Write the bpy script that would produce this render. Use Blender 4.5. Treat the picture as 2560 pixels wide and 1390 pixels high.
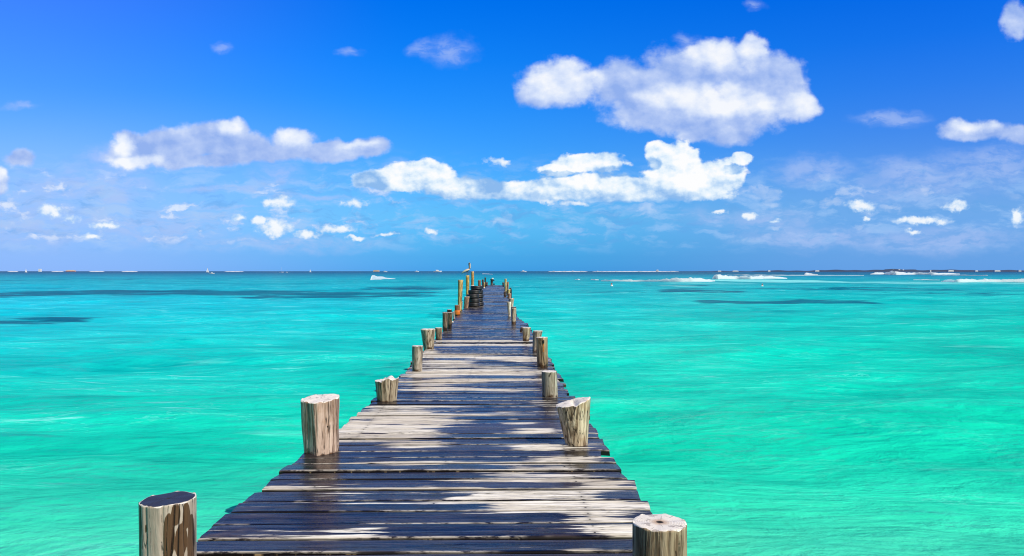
import bpy, math, random
import numpy as np
from mathutils import Vector, Euler

R = math.radians
sc = bpy.context.scene
for o in list(bpy.data.objects):
    bpy.data.objects.remove(o)
COL = sc.collection

# ------------------------------------------------------------------ camera
F = 1950.0                       # focal length in photograph pixels (2560 wide)
CAM_H = 1.5                      # camera above the deck (deck top is z = 0)
WZ = -0.8                        # mean water level
cam_d = bpy.data.cameras.new('camera')
cam = bpy.data.objects.new('camera', cam_d)
COL.objects.link(cam)
cam_d.sensor_width = 36.0
cam_d.lens = 36.0 * F / 2560.0
cam_d.clip_start = 0.05
cam_d.clip_end = 60000
cam.location = (0, 0, CAM_H)
cam.rotation_euler = (R(90 - 0.50), 0, R(-0.97))
sc.camera = cam

# ------------------------------------------------------------------ sun, colour management
SUN_EL, SUN_AZ = 44.0, 131.0     # degrees; azimuth clockwise from +Y (the pier's direction)
sun_d = bpy.data.lights.new('sun', 'SUN')
sun_d.energy = 4.9
sun_d.angle = R(0.5)
sun_d.color = (1.0, 0.93, 0.80)
sun = bpy.data.objects.new('sun', sun_d)
COL.objects.link(sun)
sun.location = (20, -15, 25)
_sd = Vector((math.sin(R(SUN_AZ)) * math.cos(R(SUN_EL)), math.cos(R(SUN_AZ)) * math.cos(R(SUN_EL)), math.sin(R(SUN_EL))))
sun.rotation_euler = (-_sd).to_track_quat('-Z', 'Y').to_euler()
vs = sc.view_settings
vs.view_transform = 'Standard'
vs.look = 'None'
vs.exposure = 0.0
vs.gamma = 1.0
vs.use_curve_mapping = False
sc.render.engine = 'CYCLES'
sc.cycles.use_denoising = True
sc.cycles.filter_width = 1.1
sc.cycles.max_bounces = 6
sc.cycles.caustics_reflective = False
sc.cycles.caustics_refractive = False


def lin(r, g, b):
    f = lambda c: (c / 255.0) / 12.92 if c / 255.0 <= 0.04045 else (((c / 255.0) + 0.055) / 1.055) ** 2.4
    return (f(r), f(g), f(b))


# ------------------------------------------------------------------ node helper
class NT:
    def __init__(s, tree):
        s.t = tree

    def n(s, typ, ins=None, **kw):
        nd = s.t.nodes.new(typ)
        for k, v in kw.items():
            setattr(nd, k, v)
        if ins:
            for k, v in ins.items():
                sock = nd.inputs[k]
                if isinstance(v, bpy.types.NodeSocket):
                    s.t.links.new(v, sock)
                else:
                    sock.default_value = v
        return nd

    def m(s, op, a, b=None, c=None, clamp=False):
        ins = {0: a}
        if b is not None:
            ins[1] = b
        if c is not None:
            ins[2] = c
        nd = s.n('ShaderNodeMath', ins, operation=op)
        nd.use_clamp = clamp
        return nd.outputs[0]

    def v(s, op, a, b=None, c=None, out=0):
        ins = {0: a}
        if b is not None:
            ins[1] = b
        if c is not None:
            ins[2] = c
        return s.n('ShaderNodeVectorMath', ins, operation=op).outputs[out]

    def noise(s, vec, scale, detail=4, rough=0.55, dist=0.0, out=0, dim='3D'):
        return s.n('ShaderNodeTexNoise', {'Vector': vec, 'Scale': scale, 'Detail': detail, 'Roughness': rough, 'Distortion': dist},
                   noise_dimensions=dim).outputs[out]

    def ss(s, val, a, b, lo=0.0, hi=1.0):
        nd = s.n('ShaderNodeMapRange', {'Value': val, 'From Min': a, 'From Max': b, 'To Min': lo, 'To Max': hi})
        nd.interpolation_type = 'SMOOTHSTEP'
        return nd.outputs[0]

    def lin(s, val, a, b, lo=0.0, hi=1.0):
        return s.n('ShaderNodeMapRange', {'Value': val, 'From Min': a, 'From Max': b, 'To Min': lo, 'To Max': hi}).outputs[0]

    def mix(s, f, a, b, mode='MIX'):
        nd = s.n('ShaderNodeMix', data_type='RGBA', blend_type=mode)
        for k, v in ((0, f), (6, a), (7, b)):
            if isinstance(v, bpy.types.NodeSocket):
                s.t.links.new(v, nd.inputs[k])
            else:
                nd.inputs[k].default_value = (v if k == 0 else (tuple(v) + (1,))[:4])
        return nd.outputs[2]

    def ramp(s, val, stops, interp='LINEAR'):
        nd = s.n('ShaderNodeValToRGB', {0: val})
        cr = nd.color_ramp
        cr.interpolation = interp
        while len(cr.elements) < len(stops):
            cr.elements.new(0.5)
        for e, (p, c) in zip(cr.elements, stops):
            e.position = p
            e.color = tuple(c) + (1,)
        return nd.outputs[0]

    def comb(s, x, y, z=0.0):
        return s.n('ShaderNodeCombineXYZ', {0: x, 1: y, 2: z}).outputs[0]

    def sep(s, v):
        return s.n('ShaderNodeSeparateXYZ', {0: v}).outputs


# ------------------------------------------------------------------ world: Nishita sky, graded by elevation, and drifting cumulus
world = bpy.data.worlds.new('World')
sc.world = world
world.use_nodes = True
world.node_tree.nodes.clear()
W = NT(world.node_tree)
sky = W.n('ShaderNodeTexSky', sky_type='NISHITA')
sky.sun_disc = False
sky.sun_elevation = R(SUN_EL)
sky.sun_rotation = R(SUN_AZ)
dirv = W.v('NORMALIZE', W.n('ShaderNodeTexCoord').outputs['Generated'])
dx, dy, dz = W.sep(dirv)
# elevation of the view direction (0 = horizon, 1 = zenith)
hor = W.m('SQRT', W.m('ADD', W.m('MULTIPLY', dx, dx), W.m('MULTIPLY', dy, dy)))
el = W.m('DIVIDE', W.m('ARCTAN2', dz, hor), math.pi / 2)
NISH = {0: (.369, .363, .285), 1: (.469, .482, .379), 2: (.49, .543, .461), 4: (.44, .551, .557), 6: (.372, .504, .581), 9: (.291, .421, .555),
        12: (.235, .353, .506), 15: (.196, .301, .457), 19: (.16, .25, .398), 25: (.126, .2, .333), 40: (.087, .14, .246), 90: (.1, .15, .263)}
TGT = {0: (72, 172, 243), 1: (74, 176, 244), 2: (80, 182, 246), 4: (92, 188, 248), 6: (82, 178, 252), 9: (58, 158, 252), 12: (36, 142, 249), 15: (16, 128, 244),
       19: (0, 112, 235), 25: (0, 96, 214), 40: (0, 70, 165), 90: (14, 62, 130)}
tint = []
for e in sorted(NISH):
    t = lin(*TGT[e])
    tint.append(((e / 90.0), tuple(t[i] / NISH[e][i] / 4.0 for i in range(3))))
tcol = W.ramp(el, tint)
# (photograph bearing -> tangent-plane coordinates of the sky, valid all round through |y|)
ys = W.m('MAXIMUM', W.m('ABSOLUTE', dy), 0.05)
u = W.m('DIVIDE', dx, ys)
vv = W.m('DIVIDE', dz, ys)
tside = W.ss(u, -0.1, 0.62, 0.0, 1.0)
tinted = W.mix(1.0, sky.outputs[0], tcol, 'MULTIPLY')
skyc = W.v('MULTIPLY', tinted, (0.4, 0.4, 0.4))        # 4 x 0.1
# the sky's right side is a deeper, more violet blue
skyc = W.mix(W.m('MULTIPLY', tside, W.ss(vv, 0.0, .16, .45, 1.0)), skyc, W.v('MULTIPLY', skyc, (1.5, 0.82, 0.96)))
skyc = W.mix(W.ss(u, -0.10, -0.65), skyc, W.v('ADD', W.v('MULTIPLY', skyc, (1.2, 0.95, 1.0)), (0.045, 0.02, 0.02)))


def UV(px, py):
    return ((px - 1247) / 1950.0, (678 - py) / 1950.0)


puv = W.comb(u, vv)
w1 = W.noise(puv, 7.0, 4, 0.55, out=1)
w2 = W.noise(W.v('ADD', puv, (3.1, 1.7, 0)), 30.0, 4, 0.55, out=1)
w3 = W.noise(W.v('ADD', puv, (1.1, 5.7, 0)), 85.0, 4, 0.55, out=1)
HALF = (.5, .5, .5)
wa = W.v('MULTIPLY', W.v('SUBTRACT', w1, HALF), (0.032, 0.018, 0))
wb_ = W.v('MULTIPLY', W.v('SUBTRACT', w2, HALF), (0.026, 0.020, 0))
wc = W.v('MULTIPLY', W.v('SUBTRACT', w3, HALF), (0.012, 0.009, 0))
pw = W.v('ADD', puv, W.v('ADD', wa, wb_))
psm = W.v('ADD', puv, W.v('ADD', W.v('MULTIPLY', wb_, (.8, .8, 0)), wc))


def field(blobs, p, k=0.12):
    acc = None
    for b in blobs:
        cx, cy = UV(b[0], b[1])
        ix, iy = 1950.0 / b[2], 1950.0 / b[3]
        q = W.v('MULTIPLY_ADD', p, (ix, iy, 0), (-cx * ix, -cy * iy, 0))
        d = W.v('LENGTH', q, out=1)
        if len(b) > 4:
            d = W.m('ADD', d, b[4])
        acc = d if acc is None else W.n('ShaderNodeMath', {0: acc, 1: d, 2: k}, operation='SMOOTH_MIN').outputs[0]
    return W.m('SUBTRACT', 1.0, acc)


pc = W.v('MULTIPLY', puv, (1, 1.25, 1))
fb = W.noise(pc, 20.0, 5, 0.52)
fb2 = W.noise(W.v('ADD', pc, (0.010, 0.014, 0)), 20.0, 5, 0.52)      # same noise a little nearer the sun
fc = W.noise(pc, 48.0, 5, 0.55)
fc2 = W.noise(W.v('ADD', pc, (0.004, 0.006, 0)), 48.0, 5, 0.55)
fe = W.noise(pc, 90.0, 5, 0.6)
fbl = W.noise(W.v('MULTIPLY', puv, (1, 2.2, 1)), 9.0, 6, 0.6)
rel_s = W.m('SUBTRACT', fb, fb2)
rel_h = W.m('SUBTRACT', fc, fc2)

SOFT = [(1400, 205, 95, 60), (1345, 235, 60, 40, .18), (1560, 215, 95, 72, .08), (1690, 205, 120, 90, .05), (1790, 150, 90, 60), (1885, 128, 44, 44), (1905, 225, 115, 100, .03),
        (1985, 264, 58, 44), (1978, 190, 35, 45, .12), (1700, 280, 190, 60, .05), (1830, 320, 100, 50, .18), (1620, 265, 120, 60, .1), (1740, 335, 70, 30, .3),
        (345, 382, 66, 42), (335, 350, 44, 30, .1), (440, 372, 110, 48, .02), (530, 352, 90, 46, .0), (572, 335, 50, 34, .02), (610, 380, 100, 38, .04), (700, 385, 80, 24, .05), (738, 355, 56, 34), (830, 378, 120, 26, .02), (480, 402, 160, 20, .1),
        (925, 370, 64, 26, .12), (72, 398, 44, 28, .2), (8, 450, 38, 36, .1), (2440, 322, 110, 32, .2), (2550, 330, 60, 32, .2), (2545, 40, 50, 58, .28)]
GLOW = [(1405, 195, 85, 52), (1885, 122, 40, 42), (1990, 264, 48, 36), (1780, 130, 80, 34), (1790, 250, 190, 44), (740, 348, 44, 26), (345, 405, 75, 16), (322, 365, 26, 34), (572, 322, 34, 20), (10, 440, 30, 25), (2440, 315, 60, 16, .2), (900, 365, 50, 12, .2)]
HARD = [(1050, 436, 92, 34), (1160, 472, 130, 32, .12), (1475, 408, 95, 26), (1400, 425, 50, 16), (1330, 478, 190, 26, .03), (1500, 470, 200, 36), (1690, 402, 72, 50),
        (1650, 380, 40, 30), (1725, 450, 125, 52), (1640, 490, 190, 18), (1855, 396, 28, 18), (1800, 440, 70, 48), (950, 450, 70, 26, .08), (1010, 470, 90, 14, .2)]
DIM = [(1540, 432, 62, 14), (1625, 408, 26, 14), (1838, 420, 28, 14), (1205, 452, 70, 30), (935, 452, 45, 26), (1395, 438, 60, 8), (1330, 408, 60, 14), (1470, 506, 120, 8)]
TINY = [(685, 570, 46, 24), (650, 552, 22, 14, .1), (850, 572, 56, 13, .1), (775, 588, 44, 12, .1), (1878, 538, 20, 11), (1800, 527, 20, 6, .1), (1942, 553, 26, 9, .15), (2158, 514, 50, 15, .05),
        (2400, 516, 42, 16, .1), (2310, 551, 90, 11, .1), (2556, 540, 16, 26), (140, 530, 48, 20, .25), (185, 547, 34, 12, .3), (275, 565, 54, 12, .2), (700, 508, 56, 21, .15), (1085, 580, 22, 7, .05),
        (890, 594, 28, 8, .2), (885, 512, 54, 15, .25), (600, 546, 28, 15, .3), (1370, 502, 40, 10, .1), (1440, 506, 40, 8, .15), (1240, 404, 50, 17, .35), (2170, 545, 14, 8, .1), (2290, 576, 34, 9, .2), (965, 588, 40, 7, .2), (240, 590, 50, 12, .35)]
THIN = [(1130, 130, 85, 45, .1), (1060, 125, 45, 30, .2), (570, 116, 40, 20, .2), (880, 132, 45, 16, .2), (60, 270, 60, 12, .2), (1890, 12, 30, 18, .2), (1720, 95, 50, 25, .25), (2230, 298, 125, 26, .1),
        (2050, 430, 130, 40, .0), (2290, 455, 200, 60, 0), (2480, 410, 160, 60, .0), (560, 470, 150, 9, -.1), (780, 492, 130, 9, 0), (560, 516, 80, 5, -.1),
        (140, 460, 60, 22, 0), (300, 500, 60, 22, 0), (60, 560, 220, 70, 0), (380, 560, 250, 60, 0), (210, 460, 230, 60, 0.05), (700, 610, 300, 30, .1), (1150, 500, 60, 22, .2),
        (2050, 590, 260, 40, .1), (2350, 600, 300, 50, .1), (1000, 420, 60, 26, .2), (1900, 545, 220, 40, .15), (1800, 350, 90, 22, .2), (950, 470, 70, 30, .2), (700, 440, 90, 40, .1), (270, 400, 90, 40, .2)]
cen = lambda x, k: W.m('MULTIPLY', W.m('SUBTRACT', x, .5), k)
fs = W.m('ADD', W.m('ADD', field(SOFT, pw, .2), cen(fb, .75)), cen(fe, .30))
fh = W.m('ADD', W.m('ADD', field(HARD, W.v('ADD', puv, W.v('MULTIPLY', W.v('ADD', wa, wb_), (.75, .6, 0))), .16), cen(fc, .85)), cen(fe, .34))
fy = W.m('ADD', W.m('ADD', field(TINY, psm), cen(fc, .9)), cen(fe, 1.3))
ft = W.m('ADD', field(THIN, pw), cen(fbl, 1.6))
a_s = W.m('MULTIPLY', W.ss(fs, -0.17, 0.24), 0.95)
a_h = W.m('MULTIPLY', W.m('MULTIPLY', W.ss(fh, -0.10, 0.16), W.ss(W.m('ADD', vv, cen(fb, .02)), .0845, .0945)), 0.98)
a_y = W.m('MULTIPLY', W.ss(fy, -0.12, 0.45), 0.90)
a_t = W.m('MULTIPLY', W.ss(ft, -0.2, 0.8), 0.46)
# low streaky cloud bank near the horizon
bmask = W.m('MULTIPLY', W.ss(vv, 0.015, 0.05), W.ss(vv, 0.165, 0.085))
bank = W.noise(W.v('MULTIPLY', pw, (1.0, 3.4, 1.0)), 17.0, 7, 0.6)
a_b = W.m('MULTIPLY', W.m('MULTIPLY', W.ss(bank, 0.48, 0.66), bmask), W.ss(u, .1, -.4, .50, .78))
bank2 = W.noise(W.v('MULTIPLY', W.v('ADD', pw, (7.3, 2.1, 0)), (1.0, 3.6, 1.0)), 21.0, 7, 0.62)
a_d = W.m('MULTIPLY', W.m('MULTIPLY', W.ss(bank2, 0.50, 0.64), bmask), 0.46)
veil = W.m('MULTIPLY', W.ss(u, 0.02, -0.62), W.m('MULTIPLY', W.ss(vv, 0.24, 0.06), 0.66))
c = W.mix(veil, skyc, lin(160, 192, 253))
c = W.mix(W.m('MULTIPLY', W.m('MULTIPLY', W.ss(u, 0.05, 0.5), W.ss(vv, 0.17, 0.04)), .50), c, lin(126, 174, 244))
c = W.mix(a_d, c, lin(100, 166, 232))
c = W.mix(a_b, c, lin(168, 205, 250))
c = W.mix(W.m('MULTIPLY', a_t, W.ss(W.noise(W.v('MULTIPLY', pw, (1, 2.6, 1)), 30, 6, .62), .36, .60, .35, 1.25)), c, lin(176, 198, 245))
# layered rows of small far cumulus
cum = W.noise(W.v('MULTIPLY', W.v('ADD', psm, (2.3, 4.4, 0)), (1.0, 2.3, 1.0)), 21.0, 6, 0.55)
cum2 = W.noise(W.v('MULTIPLY', W.v('ADD', puv, (9.3, 4.4, 0)), (1.0, 1.6, 1.0)), 6.0, 2, 0.5)
cmask = W.m('MULTIPLY', W.m('MULTIPLY', W.ss(vv, .030, .048), W.ss(vv, .150, .10)), W.ss(cum2, .36, .56))
a_c = W.m('MULTIPLY', W.m('MULTIPLY', W.ss(cum, .53, .64), cmask), W.ss(u, .15, -.35, .30, .72))
c = W.mix(a_c, c, W.ramp(W.m('ADD', W.ss(cum, .56, .68, .3, .9), W.m('MULTIPLY', rel_h, 1.5), clamp=True), [(0, lin(150, 190, 246)), (.5, lin(196, 216, 251)), (1, lin(238, 244, 255))]))
# soft cloud: bright billows, lavender grey hollows
glow = W.m('ADD', field(GLOW, pw, .2), cen(fb, .8))
sh_s = W.m('ADD', W.m('ADD', W.ss(glow, -.55, .65, 0.20, .86), W.m('MULTIPLY', rel_s, 1.5)), W.m('MULTIPLY', rel_h, .25), clamp=True)
c_s = W.ramp(sh_s, [(0.0, lin(148, 178, 238)), (0.35, lin(184, 204, 246)), (0.7, lin(222, 233, 253)), (1.0, lin(250, 252, 255))])
c = W.mix(a_s, c, c_s)
sh_y = W.m('ADD', W.ss(fy, 0.1, .8, .45, 1.0), W.m('MULTIPLY', rel_h, 1.5), clamp=True)
c = W.mix(a_y, c, W.ramp(sh_y, [(0.0, lin(160, 200, 245)), (0.5, lin(205, 228, 252)), (1.0, lin(250, 253, 255))]))
dim = W.ss(W.m('ADD', field(DIM, pw, .15), cen(fc, .9)), -.15, .35)
sh_h = W.m('SUBTRACT', W.m('ADD', W.m('ADD', W.m('ADD', .70, W.m('MULTIPLY', rel_s, 1.8)), W.m('MULTIPLY', rel_h, 1.0)), W.m('MULTIPLY', W.m('SUBTRACT', fh, .25), .30)), W.m('ADD', W.m('MULTIPLY', dim, .62), W.ss(vv, .120, .090, 0, .42)), clamp=True)
c_h = W.ramp(sh_h, [(0.0, lin(140, 186, 238)), (0.35, lin(186, 216, 248)), (0.65, lin(232, 245, 255)), (.9, (1, 1, 1))])
c = W.mix(a_h, c, c_h)
# only the frontal half of the sky is mapped; behind the camera the plain graded sky stays
rear = W.v('MULTIPLY', sky.outputs[0], (.055, .062, .07))
c = W.mix(W.ss(dy, -0.15, 0.3), rear, c)
# below the horizon
bg = W.n('ShaderNodeBackground', {'Color': c, 'Strength': 1.0})
W.t.links.new(bg.outputs[0], W.n('ShaderNodeOutputWorld').inputs[0])
world.cycles.sampling_method = 'MANUAL'
world.cycles.sample_map_resolution = 512


# ------------------------------------------------------------------ geometry helpers
_cm = cam.rotation_euler.to_matrix()


def ray(px, py):
    return _cm @ Vector(((px - 1280.0), -(py - 695.0), -F))


def on(px, py, z=0.0):
    """where the view ray of a photograph pixel meets height z"""
    d = ray(px, py)
    t = (z - CAM_H) / d.z
    return Vector((d.x * t, d.y * t, z))


def atd(px, py, y):
    """point on the view ray at distance y along the pier"""
    d = ray(px, py)
    t = y / d.y
    return Vector((d.x * t, y, CAM_H + d.z * t))


def mesh_np(name, verts, faces, mats=(), parent=None, smooth=True, fmat=None):
    me = bpy.data.meshes.new(name)
    me.from_pydata([tuple(v) for v in verts], [], [tuple(f) for f in faces])
    for m in mats:
        me.materials.append(m)
    if fmat is not None:
        me.polygons.foreach_set('material_index', fmat)
    me.polygons.foreach_set('use_smooth', [smooth] * len(me.polygons))
    me.update()
    o = bpy.data.objects.new(name, me)
    COL.objects.link(o)
    if parent:
        o.parent = parent
    return o


def fattr(o, name, vals):
    a = o.data.attributes.new(name, 'FLOAT', 'POINT')
    a.data.foreach_set('value', np.asarray(vals, dtype=np.float32).ravel())


def vattr(o, name, vals):
    a = o.data.attributes.new(name, 'FLOAT_VECTOR', 'POINT')
    a.data.foreach_set('vector', np.asarray(vals, dtype=np.float32).ravel())


def tag(o, label=None, cat=None, group=None, kind=None):
    if label:
        o['label'] = label
    if cat:
        o['category'] = cat
    if group:
        o['group'] = group
    if kind:
        o['kind'] = kind
    return o


def empty(name, loc):
    o = bpy.data.objects.new(name, None)
    o.empty_display_size = 0.2
    COL.objects.link(o)
    o.location = loc
    return o


def material(name):
    m = bpy.data.materials.new(name)
    m.use_nodes = True
    m.node_tree.nodes.clear()
    t = NT(m.node_tree)
    b = t.n('ShaderNodeBsdfPrincipled')
    t.t.links.new(b.outputs[0], t.n('ShaderNodeOutputMaterial').inputs[0])
    return m, t, b


def plain(name, col, rough=0.6, var=0.15, scale=8.0, metallic=0.0, bump=0.0):
    m, t, b = material(name)
    co = t.n('ShaderNodeTexCoord').outputs['Object']
    nz = t.noise(co, scale, 5, .6)
    cc = t.mix(nz, tuple(x * (1 - var) for x in col), tuple(min(1, x * (1 + var)) for x in col))
    t.t.links.new(cc, b.inputs['Base Color'])
    b.inputs['Roughness'].default_value = rough
    b.inputs['Metallic'].default_value = metallic
    if bump:
        bp = t.n('ShaderNodeBump', {'Height': nz, 'Strength': bump, 'Distance': 0.02})
        t.t.links.new(bp.outputs[0], b.inputs['Normal'])
    return m


def grid_faces(nr, ncol, off=0, wrap=False):
    f = []
    for i in range(nr - 1):
        for j in range(ncol if wrap else ncol - 1):
            a = off + i * ncol + j
            b2 = off + i * ncol + (j + 1) % ncol
            f.append((a, b2, b2 + ncol, a + ncol))
    return f


def fbm1(x, seed, octs=4, base=1.0):
    rs = np.random.RandomState(seed)
    y = np.zeros_like(x)
    for o_ in range(octs):
        for _ in range(2):
            y += np.sin(x * base * (2 ** o_) * rs.uniform(.8, 1.3) + rs.uniform(0, 6.28)) * rs.uniform(.3, .6) / (1.7 ** o_)
    return y


# ------------------------------------------------------------------ water
def water_material():
    m, t, b = material('turquoise_water')
    geo = t.n('ShaderNodeNewGeometry').outputs['Position']
    px_, py_, pz_ = t.sep(geo)
    col = t.n('ShaderNodeAttribute', attribute_name='tone').outputs['Color']
    reef_shade = t.n('ShaderNodeAttribute', attribute_name='reef_shade').outputs['Fac']
    pale = t.n('ShaderNodeAttribute', attribute_name='wash').outputs['Fac']
    flat = t.comb(px_, py_, 0.0)
    # seabed tone seen through the water, drifting in wide patches
    n0 = t.noise(t.v('MULTIPLY', flat, (0.55, 1, 1)), 0.05, 4, .55, .4)
    n1 = t.noise(t.v('MULTIPLY', flat, (0.32, 1, 1)), 0.34, 5, .6, .6)
    n2 = t.noise(t.v('MULTIPLY', flat, (0.32, 1, 1)), 1.7, 5, .62, .8)
    k = t.m('ADD', t.m('ADD', t.lin(n0, .3, .7, -.16, .16), t.lin(n1, .3, .7, -.25, .25)), t.lin(n2, .3, .7, -.17, .17))
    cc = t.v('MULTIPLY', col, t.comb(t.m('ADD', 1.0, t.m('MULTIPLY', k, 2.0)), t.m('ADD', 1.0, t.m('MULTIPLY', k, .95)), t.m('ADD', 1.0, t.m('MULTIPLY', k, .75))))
    # caustic light lines and pale crest glints, painted into the water colour
    rid = t.m('ABSOLUTE', t.m('SUBTRACT', t.noise(t.v('MULTIPLY', flat, (.36, 1.15, 1)), 1.7, 5, .62, .45), .5))
    line = t.m('MULTIPLY', t.ss(rid, 0.016, 0.0), t.ss(n1, .50, .64))
    rid2 = t.m('ABSOLUTE', t.m('SUBTRACT', t.noise(t.v('MULTIPLY', flat, (.35, 1.0, 1)), .55, 6, .66, .2), .5))
    line2 = t.m('MULTIPLY', t.ss(rid2, 0.014, 0.0), t.ss(n0, .42, .60))
    dash = t.noise(t.v('MULTIPLY', flat, (.22, 1.25, 1)), 2.3, 4, .6, .2)
    dashb = t.noise(t.v('MULTIPLY', flat, (.3, 1.1, 1)), .55, 4, .62, .2)
    dk = t.m('MAXIMUM', t.m('MULTIPLY', t.m('MULTIPLY', t.ss(dash, .61, .70), t.ss(n1, .46, .60)), t.ss(py_, 2.0, 14.0, .25, .6)), t.m('MULTIPLY', t.ss(dashb, .62, .72), .22))
    ln = t.m('MAXIMUM', t.m('MAXIMUM', t.m('MULTIPLY', line, .26), t.m('MULTIPLY', line2, .12)), dk)
    cc = t.mix(ln, cc, (.32, .90, .85))
    rn = t.noise(t.v('MULTIPLY', flat, (0.4, 1, 1)), 0.22, 6, .65, .5)
    rn2 = t.noise(t.v('MULTIPLY', flat, (0.25, 1, 1)), 0.9, 5, .65, .3)
    rk = t.ss(t.m('ADD', t.m('MULTIPLY', reef_shade, 1.0), t.m('ADD', t.m('MULTIPLY', t.m('SUBTRACT', rn, .5), 1.7), t.m('MULTIPLY', t.m('SUBTRACT', rn2, .5), .8))), .30, .62)
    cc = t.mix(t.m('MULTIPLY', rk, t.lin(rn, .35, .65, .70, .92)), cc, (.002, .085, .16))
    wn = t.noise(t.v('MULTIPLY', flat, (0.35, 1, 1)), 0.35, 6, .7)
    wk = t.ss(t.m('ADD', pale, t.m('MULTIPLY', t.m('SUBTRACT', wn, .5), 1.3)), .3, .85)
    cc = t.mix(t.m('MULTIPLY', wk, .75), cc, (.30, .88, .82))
    # surface chop
    b1 = t.noise(t.v('MULTIPLY', flat, (.5, 1, 1)), 2.2, 5, .6, .5)
    b2 = t.noise(t.v('MULTIPLY', flat, (.55, 1, 1)), 9.0, 4, .6, .3)
    b3 = t.noise(t.v('MULTIPLY', flat, (.4, 1, 1)), .35, 5, .62, .3)
    b4 = t.noise(t.v('MULTIPLY', flat, (.30, 1, 1)), 4.2, 4, .6, .4)
    h = t.m('ADD', t.m('ADD', t.m('ADD', t.m('MULTIPLY', b1, .13), t.m('MULTIPLY', b4, .065)), t.m('MULTIPLY', b2, .038)), t.m('MULTIPLY', b3, .60))
    bp = t.n('ShaderNodeBump', {'Height': h, 'Strength': 0.62, 'Distance': 1.0})
    # body colour of the lit water under a Fresnel sky reflection; small waves keep the grazing reflection well under a mirror's
    dif = t.n('ShaderNodeBsdfDiffuse', {'Color': cc, 'Normal': bp.outputs[0]})
    glo = t.n('ShaderNodeBsdfGlossy', {'Roughness': .12, 'Normal': bp.outputs[0]})
    fr = t.n('ShaderNodeFresnel', {'IOR': 1.33, 'Normal': bp.outputs[0]}).outputs[0]
    fac = t.m('MINIMUM', t.m('MULTIPLY', fr, .27), .2)
    mx = t.n('ShaderNodeMixShader', {0: fac, 1: dif.outputs[0], 2: glo.outputs[0]})
    for nd in list(m.node_tree.nodes):
        if nd.type == 'BSDF_PRINCIPLED':
            m.node_tree.nodes.remove(nd)
        elif nd.type == 'OUTPUT_MATERIAL':
            t.t.links.new(mx.outputs[0], nd.inputs[0])
    return m


def wD(py):
    return (CAM_H - WZ) * F / max(py - 678.0, 0.08)


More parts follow.
